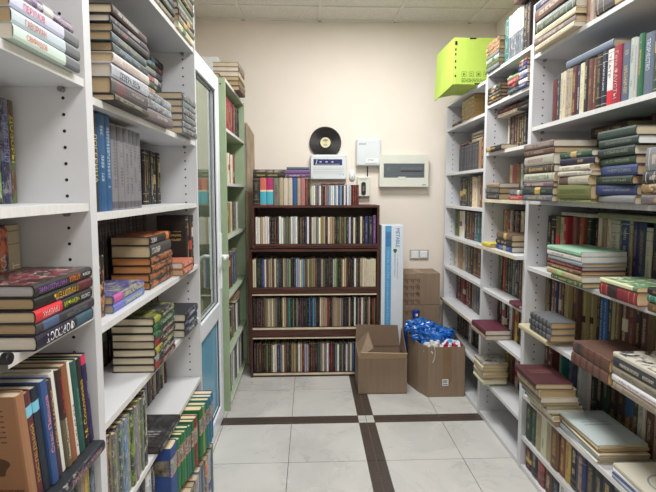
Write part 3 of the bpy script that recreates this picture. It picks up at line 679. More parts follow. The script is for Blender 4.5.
row('B', .7368, -.462, .530, 'c:.8 c nv dg k bl:1.2 w!new b be!new be b c gb:1.4 dg k be:1 g:1 g:1 lgn:1 k:1.5!new nv li li!new c lb!new g b be ol t t b k dbl be ol nv k ch k lg lgn dg k b c be m!new k k nv w!new b k be:1.2!new c!new c!new c!new c!new c!new c!new c!new', .225, B, 'dark bookcase, second row', 'books in the second row of the dark bookcase', hv=.025)
row('B', .4118, -.460, .530, 'k k m!new k dr!new ch ol t c be c t g k!new k db c be b te:1.5 k ol k g!new k!new m ch k dg k bl nv sb!new gb nv k c be be be!new r!new dg k t be be t be g k ch!new k be k!new k w k g dr!new w g k b be k dr ol', .235, B, 'dark bookcase, third row', 'books in the third row of the dark bookcase', hv=.025)
row('B', .0358, -.460, .530, 'nv:1.2 ch m:1.5 k k ol k ol!new w c dbl:1.5!new g c b:1.2 nv!new k mu:1.2!new be!new b!new w be dr li!new be k m m k dg:1.4!new g c g w!new m!new dr k!new g w k g!new k w!new gb c bl k g!new nv bl!new k lb b k dr w', .23, B, 'dark bookcase, bottom row', 'books in the bottom row of the dark bookcase', hv=.03)
# ---- near right bookcase
q_ = 'near right bookcase'
s = stack('R', 1.11, 2.33, 1.97, 2.19, 'nv:1.2 rb:1.9 mt:.7 dg:1.3 c:.9 ta:1 c:.8', .22, .228, 'at far end of highest right shelf', 'large albums on the highest right shelf', jit=.012, ang=.03)
look_as(s[2], (196, 208, 200)); look_as(s[1], (108, 70, 58)); look_as(s[5], (120, 100, 96)); look_as(s[0], (54, 62, 104))
row('R', 2.19, 1.965, 1.875, 't:1 be:1 t:1', .21, 1.135, 'between albums on highest right shelf', 'tan books between the albums', hv=.02)
s = stack('R', 1.13, 1.865, 1.62, 2.19, 'rb:1.2 ta:1.2 k:2.4', .2, .16, 'over shelf with grey blue folio', 'ornamented volumes on the highest right shelf', jit=.003)
look_as(s[2], (50, 40, 38), (196, 176, 130), (0, 1, 1, 0))
s = row('R', 2.19, 1.60, 1.30, 'nv:1.4 nv:1.4 ch b nv dg b m', .235, 1.15, 'on the highest right shelf, near end', 'dark volumes on the highest right shelf', hv=.02)
row('R', 2.44, 2.37, 1.6, 'w!new k!new gb!new lb!new k w!new db b g k c b dg m c b', .22, 1.16, 'atop the near right bookcase', 'books atop the near right bookcase', hv=.04)
s = row('R', 1.83, 2.23, 1.40, 'dr:1.2/.9 ch:.9 c:.9 c:.8 be:.8 be:.9 m:1.1 dbl:.9 c:1.1 db:.8 b:1.1 b:.8 k:1.2 nv:1 w:1.2 r:1.4 gb:1.7 lg:.9 lg:.5 gn:.8 gb:1.5 dg:1.2 b:1.2 m:1.2 c:1 k:1.2', .212, 1.145, 'in row under blue folio, upper right', 'row of books under the grey blue folio', hv=.02)
look_as(s[0], (104, 36, 34), None, (0, 0, 0, 0)); look_as(s[1], (50, 60, 84)); s[14]['blockr'] = (0, .27, (196, 30, 50)); s[14]['label'] = 'white book with red foot, in the upper right row'; ttl(s[14], 'ТЕАТР', (60, 60, 60), .5, .9, flip=True, h=.4)
ttl(s[13], 'ОПЕРАЦИЯ', (220, 220, 220), .3, .8, h=.35, flip=True); ttl(s[15], 'Гете.ФАУСТЫ', (214, 170, 160), .1, .9, flip=True); ttl(s[11], 'ЭПИЧЕСКИЕ ПЕСНИ', (200, 180, 130), .15, .85, h=.4, flip=True); ttl(s[20], 'ТВОРЧЕСТВО', (200, 210, 215), .4, .9, h=.4, flip=True)
for q in (s[2], s[3]): look_as(q, (214, 202, 172), (90, 80, 70), (1, 0, 0, 0))
s = stack('R', 1.155, 2.13, 1.80, 2.053, 'gb', .2, .032, 'on upright books, upper right', 'grey blue folio', style='blank', jit=0, ang=0); look_as(s[0], (98, 116, 138), pages=(160, 148, 130))
# stacks of shelf C
s = stack('R', 1.055, 2.34, 2.06, 1.457, 'ta:.9 b:.8 lg:1.3 db:1 c:1.1 m:.7 dg:1 gb:.8', .2, .272, 'leftmost of three big right piles', 'first pile protruding from the right shelf', jit=.008)
look_as(s[0], (128, 108, 104)); look_as(s[2], (176, 174, 160)); look_as(s[4], (190, 192, 168)); ttl(s[4], '19 ЧУВСТВА', (50, 100, 70), .1, .85, h=.45); look_as(s[5], (120, 92, 102)); look_as(s[7], (96, 104, 116)); look_as(s[3], (66, 50, 46)); ttl(s[6], 'КРУГ ЧТЕНИЯ', (130, 130, 70), .3, .8, h=.3)
s = stack('R', 1.07, 2.04, 1.815, 1.457, 'dg:.9 nv:1 c:.8 c:.7 be:1.2 ol:1.9 lgn:.5', .2, .208, 'in middle of three big right piles', 'second pile protruding from the right shelf', jit=.008, ang=.05)
look_as(s[0], (44, 84, 60)); ttl(s[0], 'Н. ЛЕСНОЙ', (190, 200, 190), .2, .7, h=.3); look_as(s[2], (206, 200, 176)); look_as(s[3], (200, 196, 178)); look_as(s[4], (180, 174, 150)); s[4]['blockr'] = (.04, .36, (92, 70, 62)); look_as(s[5], (110, 116, 58)); ttl(s[5], 'ПОД КОНСТЕЛЛ', (60, 74, 30), .08, .85, h=.32); look_as(s[6], (168, 176, 110))
s = stack('R', 1.09, 1.80, 1.59, 1.457, 'dg dg:.9 dg dg:.9 bl:1.1 dg:.9 dbl:1.1 g:.9', .2, .268, 'nearest of three big right piles', 'third pile protruding from the right shelf', jit=.01, ang=.05)
for q, c_ in zip(s, ((38, 64, 56), (34, 58, 54), (36, 54, 48), (40, 66, 48), (48, 66, 120), (38, 58, 48), (44, 58, 112), (128, 132, 132))): look_as(q, c_, (160, 160, 120), (0, 0, 0, 0))
for q, t_ in zip(s[1:7], ('РОМЕН РОЛЛАН', 'СОБРАНИЕ', 'Н. С. ЛЕСКОВ', 'ЭНЕРГЕТИКА', 'ТОМ ПЯТЫЙ', 'КИРИЛЛ ЯРОЦКИЙ')): ttl(q, t_, (140, 150, 130), .2, .85, h=.3)
look_as(s[1], pages=(226, 228, 226))
s = stack('R', 1.085, 1.55, 1.30, 1.457, 'g:2.2 ch:1.1 be:1 ta!new', .2, .185, 'at the right photo edge, under green books', 'pile at the right photo edge', jit=.004); look_as(s[0], (128, 130, 136)); look_as(s[2], (150, 120, 76), (60, 44, 30), (0, 0, 0, 1))
stack('R', 1.29, 2.20, 1.95, 1.457, 'db:1 db:1 b b b db db', .18, .335, 'behind the middle pile', 'brown books behind the protruding piles')
ttl(BK[-7], 'ЯН БАРЩ ИСТОРИЯ', (196, 170, 110), .1, .9, h=.4)
stack('R', 1.30, 1.82, 1.56, 1.457, 'm db b m b dr b db b b', .18, .34, 'behind the nearest pile', 'reddish books behind the protruding piles')
stack('R', 1.30, 1.54, 1.28, 1.457, 'dr rb db m b b db', .18, .30, 'behind the right photo edge pile', 'reddish books at the right photo edge')
# shelf D
s = row('R', 1.112, 2.385, 1.40, 'k:1.1 k:1 ol:.9!new be:1 r:.8 pk:.8 rb:.9 dg:.6 m:.6 c:.7 be:.8 c:.7 w:1.5 g:.5 dbl:1.2 be:.5 dbl:.8 nv:1.1 c:.9/.94 nv:1.2 nv:.9 mu:1.2/.9 gb:1.5 gb:1 b m dg', .268, 1.225, 'under lying olive book, right', 'back row of the middle right shelf', x2=(8, 1.305), hv=.012)
look_as(s[4], (176, 30, 44)); look_as(s[5], (140, 84, 74)); look_as(s[6], (150, 74, 48)); look_as(s[12], (206, 206, 186)); ttl(s[12], 'КОНСТАНТА', (70, 70, 70), .1, .75, h=.3); look_as(s[14], (36, 74, 130)); look_as(s[17], (32, 56, 94)); look_as(s[21], (190, 140, 56)); look_as(s[22], (84, 98, 112)); look_as(s[18], (190, 186, 160))
s = stack('R', 1.235, 2.32, 2.06, 1.386, 'be', .14, .016, 'thin, on the right back row', 'cream book lying on the row', jit=0, ang=0); look_as(s[0], (184, 178, 156))
s = stack('R', 1.25, 2.05, 1.68, 1.386, 'ol', .14, .024, 'long, on the right back row', 'olive book lying on the row', jit=0, ang=0); look_as(s[0], (128, 134, 96))
s = stack('R', 1.085, 2.17, 1.90, 1.112, 'mt:.9 w:1.1 gb:.8 m:.8 b:.8 c:1.3 dg:1', .19, .148, 'with mint cover on right shelf', 'pile with a mint green cover', jit=.006)
look_as(s[0], (150, 200, 168), pages=(205, 208, 208)); look_as(s[1], (214, 212, 204), pages=(205, 208, 208)); look_as(s[2], (130, 150, 164)); look_as(s[3], (110, 28, 44), pages=(208, 208, 210)); look_as(s[4], (120, 76, 52)); look_as(s[5], (196, 182, 136), pages=(206, 206, 204)); s[5]['blockr'] = (.34, .46, (150, 200, 120)); look_as(s[6], (52, 92, 56)); s[6]['H'] *= .9
s[0]['soft'] = s[1]['soft'] = True
s = stack('R', 1.10, 1.80, 1.60, 1.112, 'lgn:.5 r:1.4', .18, .066, 'beside mint-topped pile', 'big red book with a green one on it', jit=0)
look_as(s[0], (108, 140, 92), (225, 225, 205), (0, 0, 0, 0), (214, 200, 160)); s[0]['cover_art'] = ((92, 140, 96), (210, 215, 180)); s[0]['soft'] = True; s[0]['blockr'] = (0., .9, (205, 206, 170)); look_as(s[1], (138, 32, 44), (190, 140, 90), (0, 1, 0, 0), (216, 190, 152)); s[1]['blockr'] = (.24, .5, (44, 30, 30))
s = stack('R', 1.10, 1.545, 1.36, 1.112, 'k te b:1.3', .16, .08, 'at the right photo edge, mid height', 'small pile at the right edge')
# shelf E
s = row('R', .785, 2.385, 1.40, 't:.8 nv:.8 rb:.9 dbl:.9 b:.8 m:.8 y:.9 b:1 be:.6 be:.6 db:.7 bl:.75 bl:.75 dg:.7 be:.6 b:1 b:1 dr:1.2 db:.9 b:1 ol:1 be:1.5 t:1.3 be:1.4 k gb b c', .30, 1.225, 'behind brown set on right', 'tall back row behind the brown set', x2=(10, 1.31), hv=.0)
look_as(s[6], (170, 154, 96)); look_as(s[8], (176, 160, 104)); look_as(s[9], (176, 160, 104)); look_as(s[11], (36, 96, 170)); look_as(s[12], (36, 96, 170)); look_as(s[17], (110, 50, 52)); look_as(s[0], (140, 112, 76))
for q in (s[11], s[12]): ttl(q, 'ФАЗИЛЬ ИСАЕВ', (190, 210, 225), .15, .75, h=.35)
for q in (s[8], s[9]): q['blockr'] = (.36, .46, (34, 28, 24))
s = stack('R', 1.095, 2.49, 2.20, .785, 'c', .125, .026, 'under grey set, jutting past post', 'large cream book under the grey set', style='blank', jit=0, ang=0); look_as(s[0], (206, 196, 156), pages=(180, 160, 120))
s = stack('R', 1.10, 2.38, 2.17, .811, 'ch ch ch', .12, .092, 'of small grey volumes, right', 'three grey volumes', jit=.002, kw=dict(style='old'))
for q in s: look_as(q, (104, 108, 112), (34, 36, 40), (1, 1, 0, 0), (176, 150, 110)); q['feat'] = (1, 1, 0, 0); q['bars'] = (36, 38, 42)
s = stack('R', 1.095, 1.985, 1.745, .785, 'rb rb', .205, .098, 'of brown leather volumes, right', 'two brown leather volumes', jit=.004, ang=.01)
for q in s: look_as(q, (104, 70, 56), (72, 44, 36), (0, 0, 0, 0), (190, 160, 110)); q['bars'] = (84, 50, 40)
look_as(s[1], (112, 78, 66)); s[0]['blockr'] = (.1, .24, (40, 46, 56))
s = stack('R', 1.105, 1.735, 1.44, .785, 'w:.6 k:1.1 c:1.0 w:.9 be:.9', .2, .135, 'with white magazine, lower right', 'pile with a white magazine on top', jit=.006, ang=.03)
look_as(s[0], (206, 200, 182), (60, 60, 60), (0, 0, 0, 0)); s[0]['cover_art'] = ((206, 202, 188), (70, 70, 72)); s[0]['soft'] = True; s[0]['blockr'] = (.9, 1., (210, 90, 50)); look_as(s[1], (48, 54, 62)); look_as(s[2], (150, 140, 120)); ttl(s[3], 'Мы были детьми', (170, 60, 60), .15, .8, h=.35)
# shelf F
s = row('R', .42, 2.385, 1.36, 'm:1.1 m:.9 te:.8 gb:.7 w:.8 w:.8 dg:1 k:1.4 dg:1.2 k:1.6 db:1.3 b:1.4 dg:.8!new w:1.2 b:1.1 be:1 c:1.5 w:1.3 m:.7 dbl:1.2 w be b k c', .31, 1.235, 'behind the pale booklets, lower right', 'back row behind the booklets', x2=(5, 1.37), hv=.03)
s[11]['blockr'] = (.35, .62, (40, 80, 120)); look_as(s[13], (206, 200, 180)); look_as(s[16], (196, 188, 160))
s = stack('R', 1.025, 2.375, 2.135, .42, 'm:1 c:1.4 t:.9 be:.9 bl:.6 c:.7 gn:.6 c:.9 be:1.2', .17, .225, 'with maroon cover, lower right', 'slipping pile with a maroon top', jit=.008, ang=.06, stepx=0)
for j, q in enumerate(s): q['M'] = Matrix.Translation((.013 * j - .012, .004 * j, 0)) @ q['M']
look_as(s[0], (78, 26, 34), (150, 100, 84), (0, 0, 0, 0)); s[0]['cover_text'] = True; look_as(s[1], (214, 200, 160)); look_as(s[4], (50, 90, 160), pages=(196, 186, 160)); look_as(s[6], (30, 120, 96)); s[4]['soft'] = s[5]['soft'] = s[6]['soft'] = s[2]['soft'] = True
s = stack('R', 1.14, 2.16, 1.87, .42, 'lb:.9 c:1 t:.8 c:.8 dbl:.7 w:.8 lb:.7 w:.9', .205, .082, 'of pale booklets, lower right', 'pale booklets', style='blank', jit=.012, ang=.05, kindn='booklet')
for q in s: q['soft'] = True
look_as(s[0], (190, 204, 202), (70, 96, 130), pages=(208, 196, 160)); s[0]['cover_text'] = True; look_as(s[1], (206, 188, 140)); look_as(s[4], (60, 80, 160)); look_as(s[6], (160, 190, 220))
s = stack('R', 1.14, 1.79, 1.50, .42, 'c:1.3 w:1 dbl:.5 w:.8 lb:.6', .215, .06, 'at bottom right corner', 'booklets at the bottom right corner', style='blank', jit=.004, kindn='booklet')
for q in s: q['soft'] = True
look_as(s[0], (206, 200, 180)); s[0]['rings'] = True; look_as(s[2], (40, 80, 150))
# shelf G
s = row('R', .19, 2.385, 1.30, 'dg:1.1 dg:.9 be:1 c:1 be:.9 b:1.3 rb:1 y:.8 k:1 dbl:1.3 nv:1.2 k nv:1.2 ch nv b k nv dg b', .2, 1.15, 'lowest standing row, right', 'lowest standing row at right', hv=.03)
look_as(s[0], (30, 70, 62)); look_as(s[1], (34, 74, 66)); look_as(s[5], (110, 74, 50))
row('R', .028, 2.385, 1.30, 'm k m!new b k!new w!new m k b g k m c k b k', .135, 1.15, 'bottom shelf, right', 'small books on the bottom right shelf', hv=.05)
# ---- middle right bookcase
mm = 'middle right bookcase'
s = row('R', 2.25, 2.80, 2.49, 'te:.9 te:.9 w:1.1 w w w w w w:1.1 k:1.2 db', .248, 1.14, 'atop the middle right bookcase', 'teal and white volumes on top', hv=.004)
for q in s[2:9]: look_as(q, (120, 130, 140), (90, 100, 110), (0, 0, 0, .9)); q['blockr'] = (.52, 1., (196, 198, 196)); q['kbars'] = True
s[2]['label'] = 'white-headed picture volume next to the teal ones atop middle right bookcase'
stack('R', 1.10, 2.55, 2.40, 2.505, 'b b', .15, .07, 'on the white volumes, right', 'brown books near the ceiling')
s = stack('R', 1.12, 3.03, 2.83, 2.25, 'o:1.1!pic be:1!pic o!pic g!new lg!new ol!new g!new', .14, .175, 'between lime box and teal books', 'patterned small books on top', jit=.004)
for q in s[:3]: look_as(q, (200, 140, 96), (110, 90, 80))
s = stack('R', 1.13, 3.005, 2.80, 2.05, 'k!new k!new k!new k!new k:.9!new', .14, .10, 'on middle right top shelf, far end', 'black paperbacks, top shelf', jit=.003, kw=dict(pages=(140, 120, 96)))
row('R', 2.05, 2.78, 2.70, 'c!new k', .12, 1.16, 'middle right, top shelf gap', 'small books, top shelf', hv=.02)
s = stack('R', 1.125, 2.69, 2.55, 2.05, 'lgn:.7!new r:1.1 k:1!new k:1!new', .14, .095, 'on middle right top shelf, centre', 'mixed paperbacks, top shelf', jit=.003, ang=.06); look_as(s[1], (196, 50, 70))
s = stack('R', 1.12, 2.54, 2.445, 2.05, 'r:.7!new dbl!new dbl w!new dbl w!new dbl', .14, .145, 'on middle right top shelf, near end', 'blue paperbacks, top shelf', jit=.003); [look_as(q, (50, 62, 130)) for q in s if q['code'] == 'dbl']
row('R', 1.75, 2.96, 2.45, 'c:.7 nv ch m ch b k ch nv k w lg dr g k w m', .212, 1.24, 'second shelf, middle right bookcase', 'books on the second middle shelf', hv=.01)
stack('R', 1.19, 2.99, 2.72, 1.964, 'dr:1.2 c:1', .18, .048, 'on the second shelf row, middle right', 'dark red and cream books lying', jit=0)
stack('R', 1.19, 2.70, 2.46, 1.964, 'ch ch', .18, .045, 'on the same row, beside dark red', 'grey books lying', jit=0)
s = stack('R', 1.115, 3.00, 2.76, 1.75, 'k:1', .11, .03, 'at the front of second shelf, middle right', 'gold-clasped black book', jit=0); s[0]['blockr'] = (.05, .3, (176, 150, 90))
row('R', 1.455, 2.93, 2.45, 'c pk sa t w te k k w!new ch k b c', .215, 1.25, 'third shelf, middle right bookcase', 'books on the third middle shelf', hv=.03)
s = stack('R', 1.115, 3.005, 2.80, 1.455, 't:.9 ch:1.1 k:1.1', .125, .098, 'third shelf front, middle right', 'front pile on the third middle shelf', jit=.004); look_as(s[1], (62, 78, 84)); s[2]['titles'] = []
s = stack('R', 1.12, 2.66, 2.50, 1.455, 'gb:1.2 r:1', .13, .055, 'third shelf near end, middle right', 'red and blue books', jit=.002); look_as(s[1], (196, 60, 60))
s = row('R', 1.16, 2.97, 2.45, 'rb:.4 o!pic gb!pic y!pic k!new r!new k c!new db b c k b c', .225, 1.235, 'fourth shelf, middle right bookcase', 'books on the fourth middle shelf', hv=.01)
s = stack('R', 1.12, 2.85, 2.63, 1.16, 'b:1.3 k:1 dbl:1.1', .108, .102, 'fourth shelf, beside yellow book', 'brown, black and blue pile', jit=.004); look_as(s[2], (40, 62, 128)); ttl(s[2], 'ДРЮОН', (150, 170, 210), .2, .8, h=.5); look_as(s[0], (104, 80, 62))
s = stack('R', 1.09, 3.005, 2.87, 1.16, 'y', .12, .026, 'small, on fourth shelf edge, middle right', 'small yellow book', style='blank', jit=0); look_as(s[0], (216, 196, 60), pages=(190, 160, 110)); ttl(s[0], 'ПОВЕСТИ', (110, 90, 30), .15, .8, h=.45)
row('R', .87, 3.0, 2.45, 'ol k r:1.3 dg dg dg/.98 g k!new k b c te!new c k b m', .245, 1.225, 'fifth shelf, middle right bookcase', 'books on the fifth middle shelf', hv=.015)
stack('R', 1.12, 2.665, 2.54, .87, 'm', .10, .022, 'small, fifth shelf, middle right', 'small maroon book', jit=0)
row('R', .60, 3.0, 2.45, 'k k!new w!new k k!new w!new b y!new k g!new ol k c!new k b', .235, 1.225, 'sixth shelf, middle right bookcase', 'books on the sixth middle shelf', hv=.02)
s = stack('R', 1.06, 3.12, 2.87, .60, 'm:1 be:.9', .16, .062, 'jutting from sixth middle shelf', 'maroon album jutting out', style='blank', jit=.002); look_as(s[0], (100, 26, 50))
row('R', .27, 3.0, 2.45, 'y:.9!new t b:.8 w!new k be dr dr k b k', .2, 1.29, 'low shelf, middle right bookcase', 'books on the low middle shelf', hv=.03)
s = stack('R', 1.085, 3.15, 2.98, .29, 'be:1!pic c be c be c', .16, .135, 'of cream booklets by cardboard box', 'cream booklets', style='blank', jit=.008, ang=.05, kindn='booklet'); look_as(s[0], (190, 188, 176), (70, 70, 66))
# ---- far right bookcase
s = stack('R', 1.165, 3.62, 3.36, 2.015, 'be:1 be be be be be', .17, .175, 'under the lime box, top shelf', 'tan set under the lime box', jit=.001, kw=dict(pages=(176, 140, 80)))
for q in s: look_as(q, (196, 168, 104), (90, 60, 40), (1, 1, 0, 0))
stack('R', 1.16, 3.86, 3.66, 2.015, 'm!new m', .13, .035, 'left of the tan set', 'small maroon books')
row('R', 1.655, 3.80, 3.30, 'ch ch ch ch ch ch ch ch', .205, 1.20, 'second shelf, far right bookcase', 'grey matching set', hv=0)
for q in BK[-8:]: look_as(q, (66, 68, 74), (120, 120, 120), (.4, 1, 0, 0))
row('R', 1.655, 3.29, 3.07, 't b be c b', .21, 1.18, 'right of grey set, second shelf', 'tan books by the grey set')
stack('R', 1.20, 3.78, 3.58, 1.862, 'm', .15, .02, 'on the grey set', 'maroon book on grey set', jit=0, ang=0)
stack('R', 1.20, 3.50, 3.28, 1.862, 'g b be', .15, .07, 'on right part of grey set', 'books on grey set', jit=0)
row('R', 1.39, 3.76, 3.07, 'k:1.3 ch:1.6 k:1.2 ch k c c/.96 be rb t be b c', .225, 1.20, 'third shelf, far right bookcase', 'books on the third far shelf', hv=.02)
row('R', 1.14, 3.87, 3.07, 'ol ol c w:1.2 k b b m gb te gb b t k', .21, 1.205, 'fourth shelf, far right bookcase', 'books on the fourth far shelf', hv=.02)
row('R', .88, 3.87, 3.07, 'c be t be gb b k b:1.4 b:1.4 t db b', .225, 1.21, 'fifth shelf, far right bookcase', 'books on the fifth far shelf', hv=.02)
row('R', .61, 3.87, 3.07, 'm m dr dr dr:1.1 m g g gb dbl:1.3 nv:1.3 b', .225, 1.22, 'sixth shelf, far right bookcase', 'books on the sixth far shelf', hv=.02)
row('R', .33, 3.87, 3.07, 'k ch k k!new ch w!new k k ch k k ch k', .225, 1.235, 'seventh shelf, far right bookcase', 'books on the seventh far shelf', hv=.03)
# ---- build the books
def segs(b):
    """cuts along the height with the colours each stretch of the spine has"""
    base = (b['col'], b['acc'], b['feat']); S = [[0., 1., base]]
    def put(a, c, val):
        if b.get('lie'): a, c = 1 - c, 1 - a
        out = []
        for s0, s1, v in S:
            if s1 <= a or s0 >= c: out.append([s0, s1, v]); continue
            if s0 < a: out.append([s0, a, v])
            out.append([max(s0, a), min(s1, c), val])
            if s1 > c: out.append([c, s1, v])
        S[:] = out
    for k in ('blockr', 'block2'):
        if k in b: put(b[k][0], b[k][1], (lin(b[k][2]), (.5, .5, .5), (1. if b.get('kbars') else 0., 0, 0, 0)))
    if 'picband' in b:
        a, c = b['picband']; put(a - .02, c + .02, (lin((196, 150, 110)), b['acc'], (0, 0, 0, 0))); put(a, c, (lin((120, 120, 120)), lin((150, 96, 80)), (0, 0, 0, 1.)))
    if 'bars' in b:
        n = 5
        for i in range(n): put(.08 + i * .17, .08 + i * .17 + .06, (lin(b['bars']), b['acc'], (0, 0, 0, 0)))
    return S
def geo(b, lod=False):
    """cover and pages as (verts, faces, uvs, cols, accs, feats)"""
    T, H, W = b['T'], b['H'], b['W']; h = T / 2
    soft = b['soft']; bt = .0007 if soft else min(.0024, T * .14); ins = .0008 if soft else .0032
    bg = min(.005, T * .16) * (.35 if soft else 1)
    outer = [(W, h), (.007, h), (.0018 + bg * .3, h * .93), (bg * .12, h * .5), (0, 0), (bg * .12, -h * .5), (.0018 + bg * .3, -h * .93), (.007, -h), (W, -h)]
    hi = h - bt
    inner = [(W, hi), (.007, hi), (bt + .002 + bg * .3, hi * .93), (bt + bg * .12, hi * .5), (bt, 0), (bt + bg * .12, -hi * .5), (bt + .002 + bg * .3, -hi * .93), (.007, -hi), (W, -hi)]
    N = 9; V = []; Fc = []; UV = []; C = []; A = []; Ft = []
    S = segs(b)
    def face(idx, uv, c, a, f): Fc.append(idx); UV.append(uv); C.append(c); A.append(a); Ft.append(f)
    plain = (b['col'], b['acc'], (0, 0, 0, 0))
    art = b.get('cover_art'); bc = plain
    if art: bc = (lin(art[0]), lin(art[1]), (0, 0, 0, 1.))
    elif b.get('cover_text'): bc = (b['col'], b['acc'], (1., 0, 0, b['feat'][3] * .5))
    elif b['feat'][3] > .5: bc = (b['col'], b['acc'], (1., 0, 0, b['feat'][3]))
    zs = sorted({0., 1.} | {s[0] for s in S})
    base = {}
    for z in zs:
        base[z] = len(V); V += [(x, y, z * H) for x, y in outer]
    vv = [(y + h) / T for x, y in outer]
    for s0, s1, (c, a, f) in S:
        p, q = base[s0], base[s1 if s1 in base else 1.]
        for i in range(N - 1):
            board = i in (0, N - 2)
            if board:
                if s0 > 0: continue
                q1 = base[1.]
                uv = [(2, outer[i][0] / W), (2, outer[i + 1][0] / W), (3, outer[i + 1][0] / W), (3, outer[i][0] / W)]
                face((p + i, p + i + 1, q1 + i + 1, q1 + i), uv, *bc)
            else:
                uv = [(s0, vv[i]), (s0, vv[i + 1]), (s1, vv[i + 1]), (s1, vv[i])]
                face((p + i, p + i + 1, q + i + 1, q + i), uv, c, a, f)
    ib = len(V); V += [(x, y, 0) for x, y in inner]; it = len(V); V += [(x, y, H) for x, y in inner]
    z0 = [(-1, 0)] * 4
    for i in range(N - 1):
        face((ib + i, it + i, it + i + 1, ib + i + 1), z0, *plain)
        face((base[0.] + i, ib + i, ib + i + 1, base[0.] + i + 1), z0, *plain)
        face((base[1.] + i, base[1.] + i + 1, it + i + 1, it + i), z0, *plain)
    for i in (0, N - 1):
        face((base[0.] + i, base[1.] + i, it + i, ib + i), z0, *plain)
    cov = (V, Fc, UV, C, A, Ft)
    x0, x1, y1, za, zb = bt + .003, W - (0.0006 if soft else .004), hi - .0002, ins, H - ins
    PV = [(x, y, z) for z in (za, zb) for y in (-y1, y1) for x in (x0, x1)]
    PF = [(0, 2, 3, 1), (4, 5, 7, 6), (0, 1, 5, 4), (2, 6, 7, 3), (0, 4, 6, 2), (1, 3, 7, 5)]
    PU = []
    for f in PF:
        co = [PV[i] for i in f]
        if f in ((0, 2, 3, 1), (4, 5, 7, 6)): PU.append([(c[0], c[1]) for c in co])
        else: PU.append([(c[2], c[1]) for c in co])
    k = len(PF)
    return cov, (PV, PF, PU, [b['pages']] * k, [b['pages']] * k, [(0, 0, 0, 0)] * k)
def mk(name, parts, M=None):
    """parts: list of (geometry, material index, dims, matrix)"""
    V = []; Fc = []; UV = []; C = []; A = []; Ft = []; D = []; MI = []
    for g_, mi, dims, M_ in parts:
        o = len(V); v, f, u, c, a, ft = g_
        V += [tuple(M_ @ Vector(q)) for q in v] if M_ is not None else list(v)
        Fc += [tuple(o + i for i in q) for q in f]; UV += u; C += c; A += a; Ft += ft; D += [dims] * len(f); MI += [mi] * len(f)
    me = bpy.data.meshes.new(name); me.from_pydata(V, [], Fc)
    ul = me.uv_layers.new(name='UVMap'); ul.data.foreach_set('uv', [x for q in UV for p_ in q for x in p_])
    for nm, dt in (('col', C), ('acc', A), ('feat', Ft)):
        at = me.attributes.new(nm, 'FLOAT_COLOR', 'FACE')
        at.data.foreach_set('color', [x for q in dt for x in (tuple(q) + (1.,))[:4]])
    at = me.attributes.new('dims', 'FLOAT_VECTOR', 'FACE'); at.data.foreach_set('vector', [x for q in D for x in q])
    me.polygons.foreach_set('material_index', MI)
    return me
INKS = {}
def ink(rgb):
    k = tuple(rgb)
    if k not in INKS: INKS[k] = mat('lettering_%d_%d_%d' % k, rgb, .5, 0)
    return INKS[k]
SOLO = None
SOLO = {0,1,2,3,8,9,13,14,15,16,17,18,19,31,33,34,36,37,38,39,40,41,42,43,44,45,46,47,48,57,58,59,67,68,69,70,71,72,73,74,75,94,95,96,97,98,99,100,101,102,104,105,106,107,108,109,110,111,112,113,116,119,135,136,137,138,153,154,157,158,159,160,161,162,163,164,165,166,167,180,198,199,200,201,202,203,204,205,206,207,227,228,229,230,231,232,233,234,235,236,237,238,239,240,241,242,243,244,245,246,248,249,250,251,252,253,262,264,265,266,267,276,358,359,360,361,362,363,364,365,366,367,368,373,374,451,637,638,639,640,642,647,674,675,676,677,678,679,680,681,682,683,684,685,686,687,688,689,690,691,692,693,694,700,701,702,703,704,705,706,707,708,709,710,711,712,713,714,715,716,717,718,719,720,721,722,723,724,725,726,727,734,752,753,754,756,757,758,759,761,762,763,764,766,767,768,769,770,771,779,780,781,782,783,784,785,786,787,788,789,794,796,799,800,801,802,803,804,805,806,807,808,809,810,811,812,813,821,822,823,824,825,826,827,828,829,830,831,833,834,835,836,837,838,839,840,841,842,843,844,845,846,858,860,861,862,863,864,865,866,867,868,869,870,871,872,873,874,875,876,877,878,879,880,881,882,883,884,885,886,887,888,889,890,891,899,900,901,902,923,924,925,970,974,988,989,990,1007,1008,1009,1043,1044,1056,1057,1058,1059,1060,1061,1121}
